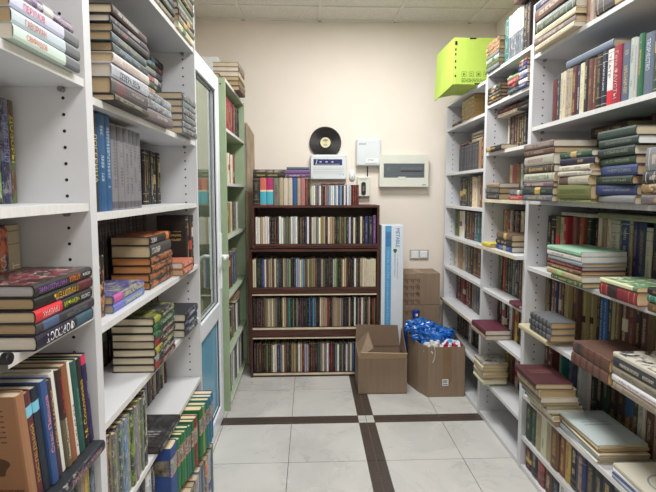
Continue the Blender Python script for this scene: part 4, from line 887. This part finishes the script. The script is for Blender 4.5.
def build_books():
    rest = []
    labels = {}
    for b in BK:
        if SOLO is not None and b['i'] not in SOLO: rest.append(b); continue
        cov, pg = geo(b); dims = (b['H'], b['T'], b['seed'])
        nm = b['kind']
        e = bpy.data.objects.new(nm, None); e.empty_display_size = .03; COL.objects.link(e)
        e.matrix_world = b['M']
        tag(e, b['label'], 'booklet' if nm == 'booklet' else 'book', b['group'])
        e['bid'] = b['i']
        labels.setdefault(b['label'], []).append(b)
        me = mk('cover', [(cov, 0, dims, None)]); me.materials.append(COVER)
        o = bpy.data.objects.new('cover', me); COL.objects.link(o); o.parent = e; cvo = o
        me = mk('pages', [(pg, 0, dims, None)]); me.materials.append(PAGES)
        o = bpy.data.objects.new('pages', me); COL.objects.link(o); o.parent = e
        H, T, W = b['H'], b['T'], b['W']
        for s, rgb, u0, u1, v, h, flip in b['titles']:
            me = text_mesh(s, ink(rgb))
            lie = b.get('lie'); down = bool(lie) != bool(flip)
            a, c = (1 - u1, 1 - u0) if lie else (u0, u1)
            R_ = Vector((0, 0, -1 if down else 1)); U_ = Vector((0, -1 if down else 1, 0))
            if not down: pass
            vc = (v - .5) * T * (-1 if down else 1) * (1 if True else 1)
            wd = (c - a) * H; hh = h * T
            N_ = R_.cross(U_)
            MM = Matrix((R_ * wd, U_ * hh, N_)).transposed()
            cz = (a + c) / 2 * H
            bgv = min(.005, T * .16) * (.35 if b['soft'] else 1)
            for q in me.vertices:
                w_ = MM @ q.co; yy = w_.y + (vc if lie or True else 0)
                xx = bgv * .12 * min(1, abs(yy) / (T / 4)) if abs(yy) < T / 4 else bgv * .12 + (abs(yy) - T / 4) / (T * .215) * (.0018 + bgv * .18)
                q.co = (min(xx, .01) - .0007, yy, w_.z + cz)
            o = bpy.data.objects.new('title', me); COL.objects.link(o); o.parent = cvo
        if b.get('rings'):
            q = MB()
            for r0, r1, mi in ((.060, .066, 0), (.036, .040, 0), (.0, .022, 1)):
                n = 32
                for i in range(n):
                    t0, t1 = 2 * math.pi * i / n, 2 * math.pi * (i + 1) / n
                    q.poly([(W / 2 + r * math.cos(t), -T / 2 - .0004, H / 2 + r * math.sin(t)) for r, t in ((r0, t0), (r1, t0), (r1, t1), (r0, t1))], mi)
            o = q.build('cover_print', [GREYT, ink((120, 60, 70))], None); o.parent = e
        if b.get('barcode'):
            q = MB(); y_ = T / 2 + .0004; rr = random.Random(5)
            x = .012
            while x < .06:
                w_ = rr.choice([.0008, .0014, .002]); q.box(x, x + w_, T / 2, y_, .012, .045); x += w_ + rr.choice([.0008, .0014])
            for k in range(7):
                x = .03
                while x < .11:
                    l_ = rr.uniform(.006, .02); q.box(x, x + l_, T / 2, y_, H - .03 - k * .011, H - .0275 - k * .011); x += l_ + .003
            q.prism([(.05 + .016 * math.cos(a) * (1 + .35 * math.sin(3 * a)), .095 + .02 * math.sin(a)) for a in [2 * math.pi * i / 24 for i in range(24)]], 1, T / 2, y_)
            o = q.build('cover_print', [ink((88, 62, 44))], None); o.parent = cvo
        if 'picband' in b and b['T'] > .04:
            q = MB(); s0, s1 = b['picband']
            q.box(.012, W - .006, T / 2, T / 2 + .0004, H * s0, H * s1).box(.012, W - .006, -T / 2 - .0004, -T / 2, H * s0, H * s1)
            o = q.build('cover_picture', [mat('cover_landscape', (110, 104, 92), .5, .4, 40.)], None); o.parent = cvo
    if rest:
        parts = []
        for b in rest:
            cov, pg = geo(b); dims = (b['H'], b['T'], b['seed'])
            parts.append((cov, 0, dims, b['M'])); parts.append((pg, 1, dims, b['M']))
        me = mk('books', parts); me.materials.append(COVER); me.materials.append(PAGES)
        o = bpy.data.objects.new('books', me); COL.objects.link(o)
        tag(o, 'the remaining small distant or half hidden books filling all the bookcases', 'books', None, 'stuff')
build_books()

# ------------------------------------------------------------------ things on and by the back wall
def record():
    t = thing('vinyl_record', (.132, 4.0, 1.805), 'black vinyl record with cream label leaning on the wall above the grey device', 'record')
    c = (.132, 4.028, 1.918)
    pr = MB(); n = 64
    M = lambda r, a, y: (c[0] + r * math.cos(a), y, c[2] + r * math.sin(a))
    rs = [.004, .044, .046, .058, .0585, .075, .0755, .094, .0945, .114, .1145, .130, .134]
    ds = [0, 0, .0008, .0008, .0002, .0008, .0002, .0008, .0002, .0008, .0002, .0008, 0]
    for i in range(n):
        a0, a1 = 2 * math.pi * i / n, 2 * math.pi * (i + 1) / n
        for j in range(len(rs) - 1):
            pr.poly([M(rs[j], a0, c[1] - .0012 - ds[j]), M(rs[j + 1], a0, c[1] - .0012 - ds[j + 1]), M(rs[j + 1], a1, c[1] - .0012 - ds[j + 1]), M(rs[j], a1, c[1] - .0012 - ds[j])])
        pr.poly([M(rs[-1], a0, c[1] - .0012), M(rs[-1], a1, c[1] - .0012), M(rs[-1], a1, c[1] + .0012), M(rs[-1], a0, c[1] + .0012)])
        pr.poly([M(.004, a0, c[1] + .0012), M(rs[-1], a0, c[1] + .0012), M(rs[-1], a1, c[1] + .0012), M(.004, a1, c[1] + .0012)])
    vin = mat('vinyl', (12, 12, 14), .22, .02, spec=.35)
    vin.node_tree.nodes['Principled BSDF'].inputs['Anisotropic'].default_value = .8
    tg = vin.node_tree.nodes.new('ShaderNodeTangent'); tg.direction_type = 'RADIAL'; tg.axis = 'Y'
    vin.node_tree.links.new(tg.outputs[0], vin.node_tree.nodes['Principled BSDF'].inputs['Tangent'])
    pr.build('disc', vin, t, c)
    lb = MB()
    for i in range(n):
        a0, a1 = 2 * math.pi * i / n, 2 * math.pi * (i + 1) / n
        lb.poly([M(.004, a0, c[1] - .0022), M(.043, a0, c[1] - .0022), M(.043, a1, c[1] - .0022), M(.004, a1, c[1] - .0022)])
    l_ = lb.build('label', mat('record_label', (214, 208, 168), .6, .03), t, c)
    for q in range(3):
        o = MB().box(c[0] - .022 + q * .004, c[0] + .022 - q * .004, c[1] - .0028, c[1] - .0024, c[2] + .012 + q * .006, c[2] + .0155 + q * .006)
        o.box(c[0] - .016, c[0] + .016, c[1] - .0028, c[1] - .0024, c[2] - .016 - q * .006, c[2] - .014 - q * .006)
        z = o.build('label_print', INK, l_, c); z.location = (0, 0, 0)
record()
def device():
    x0, x1, z0, z1 = .006, .312, 1.607, 1.813; y0, y1 = 3.985, 4.05
    t = thing('alarm_panel', ((x0 + x1) / 2, 4.02, z0), 'pale grey alarm control panel with navy window on the wall beneath the record', 'alarm panel')
    b = bx('housing', (x0, x1, y0, y1, z0, z1), WPL, t, .006)
    bx('display_window', (x0 + .024, x1 - .040, y0 - .003, y0 + .001, z1 - .088, z1 - .036), NAVYW, t, .002)
    q = MB()
    q.poly([(x0 + .04, y0 - .0036, z1 - .084), (x0 + .046, y0 - .0036, z1 - .084), (x0 + .058, y0 - .0036, z1 - .04), (x0 + .053, y0 - .0036, z1 - .04)])
    q.box(x0 + .045, x1 - .06, y0 - .0038, y0 - .003, z1 - .082, z1 - .079)
    for k in range(3): q.box(x0 + .075 + k * .05, x0 + .092 + k * .05, y0 - .0038, y0 - .003, z1 - .065, z1 - .056)
    q.build('display_print', ink((190, 196, 214)), t, ((x0 + x1) / 2, y0, z0))
    q = MB()
    for k in range(4): q.box(x0 + .02, x1 - .03, y0 - .0012, y0 + .001, z0 + .052 + k * .014, z0 + .0535 + k * .014)
    q.build('groove', GREYT, t, ((x0 + x1) / 2, y0, z0))
    MB().cyl((x1 - .055, y0 - .003, z0 + .045), .006, 1, .004, 14).build('status_light', mat('led_green', (130, 220, 200), .3), t, (x1 - .055, y0, z0 + .045))
    MB().cyl((x1 - .03, y0 - .003, z0 + .040), .0045, 1, .004, 14).build('keyhole', GREYT, t, (x1 - .03, y0, z0 + .04))
    for sx in (x0 + .012, x1 - .012):
        for sz in (z0 + .012, z1 - .012):
            MB().cyl((sx, y0 - .001, sz), .004, 1, .002, 10).build('screw', STEEL, t, (sx, y0, sz))
device()
def wallbox():
    x0, x1, z0, z1, y0 = .392, .598, 1.720, 1.945, 3.985
    t = thing('junction_box', (.495, 4.02, z0), 'pale grey square box with dark lettering, high on the back wall', 'junction box')
    bx('housing', (x0, x1, y0, 4.05, z0, z1), WPL, t, .008)
    bx('cover_lid', (x0 + .008, x1 - .008, y0 - .004, y0, z0 + .008, z1 - .008), WPL, t, .003)
    letters('lettering', 'elock', INK, (x0 + .052, y0 - .0046, z1 - .040), (1, 0, 0), (0, 0, 1), .06, .018, t)
    lb = bx('sticker', (x0 + .082, x1 - .022, y0 - .0046, y0 - .004, z0 + .030, z0 + .066), PAPER, t)
    letters('lettering', 'Стек', INK, (x0 + .12, y0 - .0052, z0 + .05), (1, 0, 0), (0, 0, 1), .05, .014, t)
    q = MB()
    for k in range(2): q.box(x0 + .075, x1 - .03, y0 - .0046, y0 - .004, z0 + .014 + k * .006, z0 + .016 + k * .006)
    q.build('small_print', GREYT, t, (.495, y0, z0))
    for sx in (x0 + .014, x1 - .014):
        for sz in (z0 + .014, z1 - .014):
            MB().cyl((sx, y0 - .005, sz), .0035, 1, .002, 10).build('screw', STEEL, t, (sx, y0, sz))
    c = MB().cyl((.492, 4.03, 1.632), .005, 2, .088, 10); o = c.build('cable', BLACK, None, (.492, 4.03, 1.632))
    tag(o, 'short black cable joining the square box to the small one below it', 'cable')
    # small box with a glass dark window
    x0, x1, z0, z1, y0 = .402, .512, 1.463, 1.630, 4.00
    t = thing('meter_box', (.457, 4.02, z0), 'small cream box with dark oval window, below the square grey box', 'meter box')
    bx('housing', (x0, x1, y0, 4.05, z0, z1), CRPL, t, .005)
    pts = []
    for i in range(20):
        a = 2 * math.pi * i / 20; pts.append((.455 + .020 * math.cos(a), z0 + .066 + (.040 if math.sin(a) > 0 else -.040) + .016 * math.sin(a)))
    MB().prism(pts, 1, y0 - .003, y0 + .001).build('window', BLACK, t, (.455, y0, z0 + .066))
    q = MB().box(.448, .462, y0 - .0045, y0 - .003, z0 + .045, z0 + .09)
    q.build('tube', mat('amber_tube', (120, 104, 92), .2, .2), t, (.455, y0, z0 + .045))
    q = MB().box(x0 + .015, x1 - .02, y0 - .001, y0, z1 - .02, z1 - .017).box(x0 + .02, x1 - .03, y0 - .001, y0, z1 - .028, z1 - .026)
    q.build('small_print', GREYT, t, (.457, y0, z1 - .028))
    for sx, sz in ((x0 + .01, z1 - .01), (x1 - .01, z1 - .01), (x1 - .01, z0 + .01)):
        MB().cyl((sx, y0 - .001, sz), .003, 1, .002, 8).build('screw', STEEL, t, (sx, y0, sz))
    # mouse-like sensor on a thin white cord
    pts = []
    t = thing('sensor', (.361, 4.03, 1.593), 'white rounded sensor between the alarm panel and the small cream box', 'sensor')
    q = MB()
    n = 16; rings = 7
    for j in range(rings + 1):
        f = j / rings; yy = 4.05 - .028 * math.sin(f * math.pi / 2); sc = math.cos(f * math.pi / 2) * .98 + .02
        for i in range(n):
            a = 2 * math.pi * i / n
            q.v.append(Vector((.361 + .029 * sc * math.copysign(abs(math.cos(a)) ** .7, math.cos(a)), yy, 1.641 + .048 * sc * math.copysign(abs(math.sin(a)) ** .8, math.sin(a)))))
    for j in range(rings):
        for i in range(n):
            k = (i + 1) % n; q.f.append([j * n + i, j * n + k, (j + 1) * n + k, (j + 1) * n + i]); q.m.append(0)
    q.f.append([rings * n + i for i in range(n)]); q.m.append(0)
    q.build('body', WHP, t, (.361, 4.04, 1.593), smooth=True)
    MB().cyl((.361, 4.0195, 1.628), .004, 1, .003, 10).build('indicator', GREYT, t, (.361, 4.02, 1.628))
    MB().cyl((.358, 4.047, 1.685), .0025, 2, .13, 8).build('cord', WHP, t, (.358, 4.047, 1.685))
wallbox()
def breaker():
    x0, x1, z0, z1, y0 = .588, 1.004, 1.545, 1.812, 3.975
    t = thing('breaker_panel', (.807, 4.02, z0), 'wide cream circuit breaker panel with smoked window on the back wall', 'breaker panel')
    bx('housing', (x0, x1, y0 + .012, 4.05, z0, z1), CRPL, t, .01)
    q = MB().box(x0, x0 + .034, y0, y0 + .012, z0, z1).box(x1 - .034, x1, y0, y0 + .012, z0, z1).box(x0 + .034, x1 - .034, y0, y0 + .012, z1 - .072, z1).box(x0 + .034, x1 - .034, y0, y0 + .012, z0, z0 + .076)
    q.build('front_cover', CRPL, t, (.807, y0, z0))
    w_ = bx('door_window', (x0 + .036, x1 - .036, y0 + .002, y0 + .008, z0 + .078, z1 - .074), DKW, t, .003)
    q = MB()
    for k in range(12): q.box(x0 + .18 + k * .0155, x0 + .192 + k * .0155, y0 + .0005, y0 + .002, z0 + .125, z0 + .137)
    o = q.build('breaker_toggle', ink((60, 26, 30)), t, (.8, y0, z0 + .125))
    q = MB()
    for k in range(12): q.box(x0 + .18 + k * .0155, x0 + .193 + k * .0155, y0 + .0008, y0 + .002, z0 + .143, z0 + .165)
    q.box(x0 + .06, x0 + .13, y0 + .0008, y0 + .002, z0 + .125, z0 + .13).box(x0 + .06, x0 + .09, y0 + .0008, y0 + .002, z0 + .133, z0 + .16).box(x0 + .09, x1 - .06, y0 + .0008, y0 + .002, z0 + .1, z0 + .103)
    q.build('breaker_body', ink((96, 104, 110)), t, (.8, y0, z0 + .1))
    pts = [(x0 + .155, z0 + .084), (x0 + .168, z0 + .062), (x0 + .21, z0 + .062), (x0 + .222, z0 + .084)]
    MB().prism(pts, 1, y0 - .003, y0 + .004).build('finger_tab', CRPL, t, (.78, y0, z0 + .06))
    q = MB().box(x1 - .05, x1 - .018, y0 - .0008, y0 + .001, z0 + .012, z0 + .02)
    q.build('maker_mark', GREYT, t, (x1 - .03, y0, z0 + .012))
breaker()
def switch():
    t = thing('light_switch', (.95, 4.04, .908), 'silver framed double socket plate low on the wall above the brown cartons', 'socket')
    x0, x1, z0, z1 = .868, 1.034, .912, 1.000
    fr = mat('silver_plastic', (176, 176, 170), .35, .02)
    q = MB().box(x0, x1, 4.040, 4.05, z0, z1); q.build('frame', fr, t, (.95, 4.04, z0), .003)
    for a, b in ((x0 + .012, x0 + .077), (x1 - .077, x1 - .012)):
        o = bx('insert', (a, b, 4.033, 4.040, z0 + .012, z1 - .012), WHP, t, .004)
    for c in (x1 - .060, x1 - .029):
        bx('rocker', (c - .014, c + .014, 4.029, 4.033, z0 + .018, z1 - .018), WHP, t, .002)
switch()
# planks between the green and the dark bookcases
def plank(x0, x1, y, z1, lab, lean, top):
    q = MB(); q.prism([(x0, 0), (x1, 0), (x1 + lean * .6, z1), (x0 + lean, z1 + top)], 1, y, y + .016)
    o = q.build('board', PLANK, None, ((x0 + x1) / 2, y + .008, 0)); tag(o, lab, 'board', 'boards between green and dark bookcases')
plank(-.522, -.462, 4.022, 1.98, 'tall grey-brown board standing against the wall beside the green bookcase', -.012, .11)
plank(-.535, -.514, 4.0, 1.50, 'shorter worn board standing in front of the tall board by the green bookcase', -.01, .02)
# tall white carton with a blue stripe
def carton():
    x0, x1, y0, y1, z1 = .566, .742, 3.685, 3.845, 1.238
    t = thing('tall_carton', (.663, 3.78, 0), 'tall narrow white carton with a blue stripe beside the dark bookcase', 'carton')
    WC = mat('white_carton', (206, 214, 222), .45, .02, 5.); BC = mat('carton_blue', (84, 150, 196), .45, .05, 10.)
    bx('body', (x0, x1, y0, y1, 0, z1), WC, t, .003)
    q = MB().box(x0 + .028, x0 + .078, y0 - .0008, y0, .01, z1 - .004); q.build('stripe', BC, t, (x0 + .05, y0, .01))
    q = MB().box(x0 + .032, x0 + .074, y0 - .0014, y0 - .0008, z1 - .17, z1 - .05); q.build('stripe_mark', mat('carton_deep_blue', (60, 120, 170), .45, .1, 20.), t, (x0 + .05, y0, z1 - .17))
    letters('lettering', 'СПЕЦИАЛЬНО ДЛЯ ВАС', ink((150, 196, 224)), (x0 + .053, y0 - .0016, z1 - .5), (0, 0, 1), (-1, 0, 0), .6, .014, t)
    letters('lettering', 'METABLE', ink((40, 104, 160)), (x0 + .128, y0 - .001, z1 - .10), (0, 0, -1), (1, 0, 0), .15, .030, t)
    letters('lettering', 'эффективный комплекс', ink((110, 130, 150)), (x0 + .128, y0 - .001, z1 - .33), (0, 0, -1), (1, 0, 0), .2, .012, t)
    letters('lettering', 'для здоровья и красоты', ink((110, 130, 150)), (x0 + .106, y0 - .001, z1 - .32), (0, 0, -1), (1, 0, 0), .18, .012, t)
    lf = [(x0 + .108 + .014 * math.cos(a) * (1 + .5 * math.sin(a)), z1 - .205 + .018 * math.sin(a)) for a in [2 * math.pi * i / 16 for i in range(16)]]
    MB().prism(lf, 1, y0 - .0014, y0).build('leaf_emblem', ink((36, 110, 60)), t, (x0 + .108, y0, z1 - .205))
    q = MB().box(x0 + .05, x0 + .12, y0 + .05, y0 + .09, z1 - .001, z1 + .0006); q.build('top_print', ink((170, 196, 214)), t, (x0 + .08, y0 + .07, z1))
carton()
# brown cartons behind
def shut_box(x0, x1, y0, y1, z0, z1, lab, prints):
    t = thing('cardboard_box', ((x0 + x1) / 2, (y0 + y1) / 2, z0), lab, 'box', 'closed brown cartons stacked in the corner')
    bx('body', (x0, x1, y0, y1, z0, z1), CARD, t, .004)
    q = MB().box((x0 + x1) / 2 - .028, (x0 + x1) / 2 + .028, y0 - .0008, y1, z1, z1 + .0006).box(x1 - .1405, x1 - .138, y0 - .0006, y0, z0, z1)
    q.build('tape', TAPE, t, ((x0 + x1) / 2, (y0 + y1) / 2, z1))
    D = ink((100, 80, 62))
    q = MB()
    for r in range(prints):
        zz = z1 - .045 - r * .058
        for k in range(9):
            hh = .012 + .012 * ((k * 7 + r * 3) % 3)
            q.box(x0 + .02 + k * .016, x0 + .031 + k * .016, y0 - .0008, y0, zz - hh, zz)
    q.build('printing', D, t, ((x0 + x1) / 2, y0, z0))
    return t
tb = shut_box(.748, 1.075, 3.80, 4.04, .0, .565, 'brown taped carton in the corner, lower of two, behind the blue bag', 1)
tb = shut_box(.745, 1.072, 3.80, 4.04, .567, .832, 'brown printed carton in the corner, upper of two', 4)
letters('lettering', 'ВАС', ink((60, 44, 36)), (.885, 3.799, .72), (0, 0, -1), (1, 0, 0), .05, .02, tb)
letters('lettering', '8', ink((60, 44, 36)), (.885, 3.799, .665), (1, 0, 0), (0, 0, 1), .02, .035, tb)
# open box in front
def quad_panel(name, a, b, c, d, m_, parent, th=.004):
    """a thin cardboard panel through four corners"""
    A, B_, C_, D_ = [Vector(q) for q in (a, b, c, d)]
    n = (B_ - A).cross(D_ - A).normalized() * th
    q = MB(); q.v = [A, B_, C_, D_, A + n, B_ + n, C_ + n, D_ + n]
    q.f = [[0, 1, 2, 3], [7, 6, 5, 4], [0, 4, 5, 1], [1, 5, 6, 2], [2, 6, 7, 3], [3, 7, 4, 0]]; q.m = [0] * 6
    return q.build(name, m_, parent, (A + B_ + C_ + D_) / 4)
def open_box():
    x0, x1, y0, y1, z1 = .355, .718, 3.375, 3.665, .272
    t = thing('open_cardboard_box', (.54, 3.52, 0), 'empty open brown cardboard box with raised flaps before the dark bookcase', 'box')
    q = MB().box(x0, x1, y0, y0 + .004, 0, z1).box(x0, x1, y1 - .004, y1, 0, z1).box(x0, x0 + .004, y0 + .004, y1 - .004, 0, z1).box(x1 - .004, x1, y0 + .004, y1 - .004, 0, z1).box(x0, x1, y0, y1, 0, .004)
    q.build('body', [CARD], t, (.54, 3.52, 0))
    quad_panel('flap', (x0 + .004, y1 - .004, z1), (x1 - .004, y1 - .004, z1), (x1 - .02, y1 + .004, z1 + .165), (x0 + .01, y1 + .004, z1 + .175), CARDI, t)
    quad_panel('flap', (x1 - .004, y0 + .01, z1), (x1 - .004, y1 - .01, z1), (x1 + .008, y1 - .015, z1 + .15), (x1 + .004, y0 + .10, z1 + .05), CARDI, t)
    quad_panel('flap', (x0 + .004, y0 + .01, z1), (x0 + .12, y0 + .05, z1 + .06), (x0 + .10, y1 - .07, z1 + .14), (x0 + .004, y1 - .01, z1 + .02), CARD, t)
    quad_panel('flap', (x0 + .006, y0 + .002, z1 + .001), (x1 - .006, y0 + .002, z1 + .001), (x1 - .01, y0 - .05, z1 + .055), (x0 + .01, y0 - .055, z1 + .068), CARDL, t)
open_box()
def bag_box():
    pts = [(.856, 3.305), (1.128, 3.305), (1.130, 3.58), (.80, 3.625), (.782, 3.615), (.764, 3.59), (.762, 3.55), (.805, 3.41)]
    z1 = .375
    t = thing('cardboard_box', (.95, 3.46, 0), 'brown cardboard box with a white sticker holding the blue plastic bag', 'box')
    cx, cy = .95, 3.46
    # round the two left corners
    n = len(pts); O = []
    for i in range(n):
        a, b = Vector(pts[i]), Vector(pts[(i + 1) % n])
        O.append(pts[i])
    I = [(cx + (x - cx) * .965, cy + (y - cy) * .965) for x, y in O]
    q = MB()
    for i in range(n):
        j = (i + 1) % n
        za, zb = [z1 + (.03 if O[k][1] > 3.5 else 0) for k in (i, j)]
        q.poly([(*O[i], 0), (*O[j], 0), (*O[j], zb), (*O[i], za)]); q.poly([(*I[i], 0.004), (*I[i], za), (*I[j], zb), (*I[j], .004)])
        q.poly([(*O[i], za), (*O[j], zb), (*I[j], zb), (*I[i], za)])
    q.poly([(*p_, .004) for p_ in I]); q.poly([(*p_, 0.) for p_ in O][::-1])
    q.build('body', CARD, t, (cx, cy, 0))
    bx('tape', (.962, 1.03, 3.30400, 3.30408, .12, .374), TAPE, t)
    s = bx('sticker', (.963, 1.008, 3.3030, 3.3038, .085, .135), PAPER, t)
    q = MB()
    for k in range(6): q.box(.967 + k * .006, .970 + k * .006, 3.3022, 3.3029, .105, .13)
    q.box(.967, 1.003, 3.3022, 3.3029, .092, .097)
    q.build('sticker_print', INK, t, (.98, 3.303, .09))
    q = MB().box(.758, .762, 3.60, 3.63, .12, .16)
    # contents: closed shapes crumpled with noise
    def blob(name, c, r, m_, seed, amp, lab, cat, sub=4, zmin=None, group=None):
        bm = bmesh.new(); bmesh.ops.create_icosphere(bm, subdivisions=sub, radius=1)
        for v in bm.verts:
            d = v.co.normalized(); p = d * 1.6 + Vector((seed, seed * .7, 0))
            f = 1 + amp * (noise.noise(p * 1.3) + .5 * (1 - 2 * abs(noise.noise(p * 2.1))) + .10 * (.5 - abs(noise.noise(p * 5.))))
            v.co = Vector((d.x * r[0], d.y * r[1], d.z * r[2])) * f
        me = bpy.data.meshes.new(name); bm.to_mesh(me); bm.free(); me.materials.append(m_)
        me.polygons.foreach_set('use_smooth', [len(me.polygons) > 4000] * len(me.polygons))
        o = bpy.data.objects.new(name, me); COL.objects.link(o); o.location = c
        tag(o, lab, cat); return o
    bp = mat('blue_plastic_film', (22, 92, 172), .22, .22, 6., bump=.25, bscale=14, coat=.3)
    blob('plastic_bag', (.925, 3.48, .385), (.118, .095, .085), bp, 3.2, .42, 'shiny crumpled blue plastic bag bulging out of the cardboard box', 'plastic bag', 5)
    tb = bpy.data.objects[-1] if False else None
    o = blob('plastic_bag_fold', (0, 0, 0), (.1, .05, .05), bp, 9.1, .4, None, None, 4)
    bag = bpy.data.objects['plastic_bag']; o.name = 'bag_neck'; o.parent = bag; o.location = (-.085, .03, .085)
    o = blob('bag_lip', (0, 0, 0), (.085, .05, .035), bp, 5.5, .4, None, None, 4); o.parent = bag; o.location = (.085, .02, .035)
    cl = mat('patterned_cloth', (70, 130, 200), .8, .1)
    nt = cl.node_tree; g = G(nt); tc = g.n('ShaderNodeTexCoord').outputs['Object']
    vo = g.n('ShaderNodeTexVoronoi'); g.put(vo.inputs['Vector'], tc); g.put(vo.inputs['Scale'], 26.)
    hs = g.sep(vo.outputs['Color'])
    c_ = g.mix(g.m('GREATER_THAN', hs[0], .36), lin((170, 30, 70)), lin((70, 150, 214)))
    c_ = g.mix(g.m('GREATER_THAN', hs[1], .66), c_, lin((224, 226, 232))); g.put(nt.nodes['Principled BSDF'].inputs['Base Color'], c_)
    blob('printed_cloth', (1.045, 3.385, .355), (.068, .05, .045), cl, 1.2, .35, 'red, white and blue printed cloth bundle in the box with the blue bag', 'cloth', 4)
    blob('crumpled_paper', (.905, 3.365, .345), (.055, .04, .05), mat('white_film', (206, 206, 204), .35, .1, 20.), 7.7, .6, 'crumpled whitish wrapping between blue bag and box front', 'wrapping', 4)
    # loose string hanging down the front
    cu = bpy.data.curves.new('string', 'CURVE'); cu.dimensions = '3D'; cu.bevel_depth = .0016
    sp = cu.splines.new('BEZIER'); P = [(.895, 3.34, .385), (.897, 3.298, .380), (.905, 3.299, .33), (.897, 3.298, .285), (.888, 3.299, .262)]
    sp.bezier_points.add(len(P) - 1)
    for b, p_ in zip(sp.bezier_points, P): b.co = p_; b.handle_left_type = b.handle_right_type = 'AUTO'
    o = bpy.data.objects.new('string', cu); COL.objects.link(o); cu.materials.append(PAPER)
    me = bpy.data.meshes.new_from_object(o.evaluated_get(bpy.context.evaluated_depsgraph_get())); bpy.data.objects.remove(o)
    o = bpy.data.objects.new('string', me); COL.objects.link(o)
    tag(o, 'thin white string hanging over the front of the bag-filled box', 'string')
    # blue bag behind and the blue bottle cap
    blob('rubbish_bag', (.787, 3.712, .24), (.022, .045, .19), mat('dark_blue_film', (24, 56, 120), .3, .15, 8.), 4.4, .35, 'narrow dark blue plastic bag standing between the two cardboard boxes', 'plastic bag', 4)
    t = thing('blue_bottle', (.862, 3.735, 0), 'blue capped bottle standing behind the blue plastic bag', 'bottle')
    bl = mat('blue_bottle_plastic', (36, 62, 140), .3, .05)
    q = MB().cyl((.862, 3.745, 0), .032, 2, .45, 20); q.cyl((.862, 3.745, .45), .032, 2, .035, 20, r2=.020); q.build('bottle_body', bl, t, (.862, 3.745, 0), smooth=False)
    q = MB().cyl((.862, 3.745, .485), .029, 2, .055, 20); q.build('cap', bl, t, (.862, 3.745, .485), .003)
    bx('cap_label', (.853, .872, 3.7145, 3.7160, .495, .515), PAPER, t)
bag_box()
# lime green box on top of the far right bookcase
def lime():
    x0, x1, y0, y1, z0, z1 = .972, 1.46, 3.20, 3.56, 2.2215, 2.53
    t = thing('lime_box', (1.23, 3.41, z0), 'lime green cardboard box lying atop the far right bookcase near the ceiling', 'box')
    bx('body', (x0, x1, y0, y1, z0, z1), LIME, t, .004)
    quad_panel('side_flap', (x0 - .001, y0 + .004, z0 + .004), (x0 - .001, y0 + .004, z1 - .002), (x0 - .02, y1 - .01, z1 - .014), (x0 - .035, y1 - .01, z0 - .045), LIME, t, .005)
    quad_panel('side_flap', (x0 + .002, y0 + .006, z0 - .0005), (1.13, y0 + .006, z0 - .0005), (1.13, y1 - .1, z0 - .0005), (x0 - .03, y1 - .04, z0 - .03), LIME, t, .002)
    q = MB()
    for (a, z) in ((.10, z1 - .004), (.36, z1 - .004), (.14, z0 + .001)): q.box(x0 + a, x0 + a + .045, y0 - .0008, y0 + .0, z - .006 if z > 2.4 else z, z + .003 if z > 2.4 else z + .01)
    for f in (.16, .34, .47, .62, .72): q.box(x0 + .002, x0 + .011, y0 - .0008, y0, z0 + (z1 - z0) * f, z0 + (z1 - z0) * (f + .05))
    q.box(x0 + .001, x0 + .017, y0 - .0008, y0, z1 - .05, z1 - .024)
    q.build('scuffed_tape', BLACK, t, (1.0, y0, z0))
    q = MB(); D = ink((50, 90, 30))
    for k in range(5):
        a = x0 + .050 + k * .050; s_ = .030; zz = z0 + .054
        for r in ((a, a + s_, zz, zz + .0016), (a, a + s_, zz + s_, zz + s_ + .0016), (a, a + .0016, zz, zz + s_), (a + s_, a + s_ + .0016, zz, zz + s_ + .0016)):
            q.box(r[0], r[1], y0 - .0008, y0, r[2], r[3])
        if k == 0: q.prism([(a + .012, zz + .006), (a + .018, zz + .006), (a + .018, zz + .014), (a + .023, zz + .014), (a + .015, zz + .025), (a + .007, zz + .014), (a + .012, zz + .014)], 1, y0 - .0008, y0)
        if k == 1: q.box(a + .008, a + .022, y0 - .0008, y0, zz + .007, zz + .010); q.box(a + .008, a + .022, y0 - .0008, y0, zz + .018, zz + .021)
        if k == 2: q.prism([(a + .015 + (.011 if i % 2 else .006) * math.cos(i * math.pi / 4), zz + .015 + (.011 if i % 2 else .006) * math.sin(i * math.pi / 4)) for i in range(8)], 1, y0 - .0008, y0)
        if k == 3: q.prism([(a + .006, zz + .012), (a + .024, zz + .012), (a + .015, zz + .023)], 1, y0 - .0008, y0)
        if k == 4: q.prism([(a + .015 + .008 * math.cos(i * math.pi / 5), zz + .015 + .010 * math.sin(i * math.pi / 5)) for i in range(10)], 1, y0 - .0008, y0)
    q.build('handling_symbols', D, t, (1.1, y0, z0 + .05))
    q = MB()
    rr = random.Random(2)
    for r_ in range(3):
        a = x0 + .05
        while a < x0 + .24:
            b = a + rr.uniform(.01, .03); q.box(a, b, y0 - .0008, y0, z0 + .018 + r_ * .009, z0 + .0215 + r_ * .009); a = b + .006
    q.build('small_print', D, t, (1.1, y0, z0 + .02))
lime()
# paper box behind the plastic door, on the green bookcase
o = bx('white_box', (-.87, -.72, 3.82, 3.96, 2.2415, 2.56), WHP, None, .003); tag(o, 'plain white box standing on top of the green bookcase', 'box')
# small black clip on the shelf edge at the far left
t = thing('shelf_clip', (-.54, .835, 1.197), 'small black clip on the shelf edge under the pile of five thrillers', 'clip')
MB().cyl((-.546, .835, 1.205), .011, 0, .014, 16).build('knob', BLACK, t, (-.546, .835, 1.205), .002)
MB().box(-.60, -.546, .822, .848, 1.197, 1.2015).box(-.5495, -.546, .822, .848, 1.18, 1.2015).build('clip_plate', STEEL, t, (-.57, .835, 1.197))
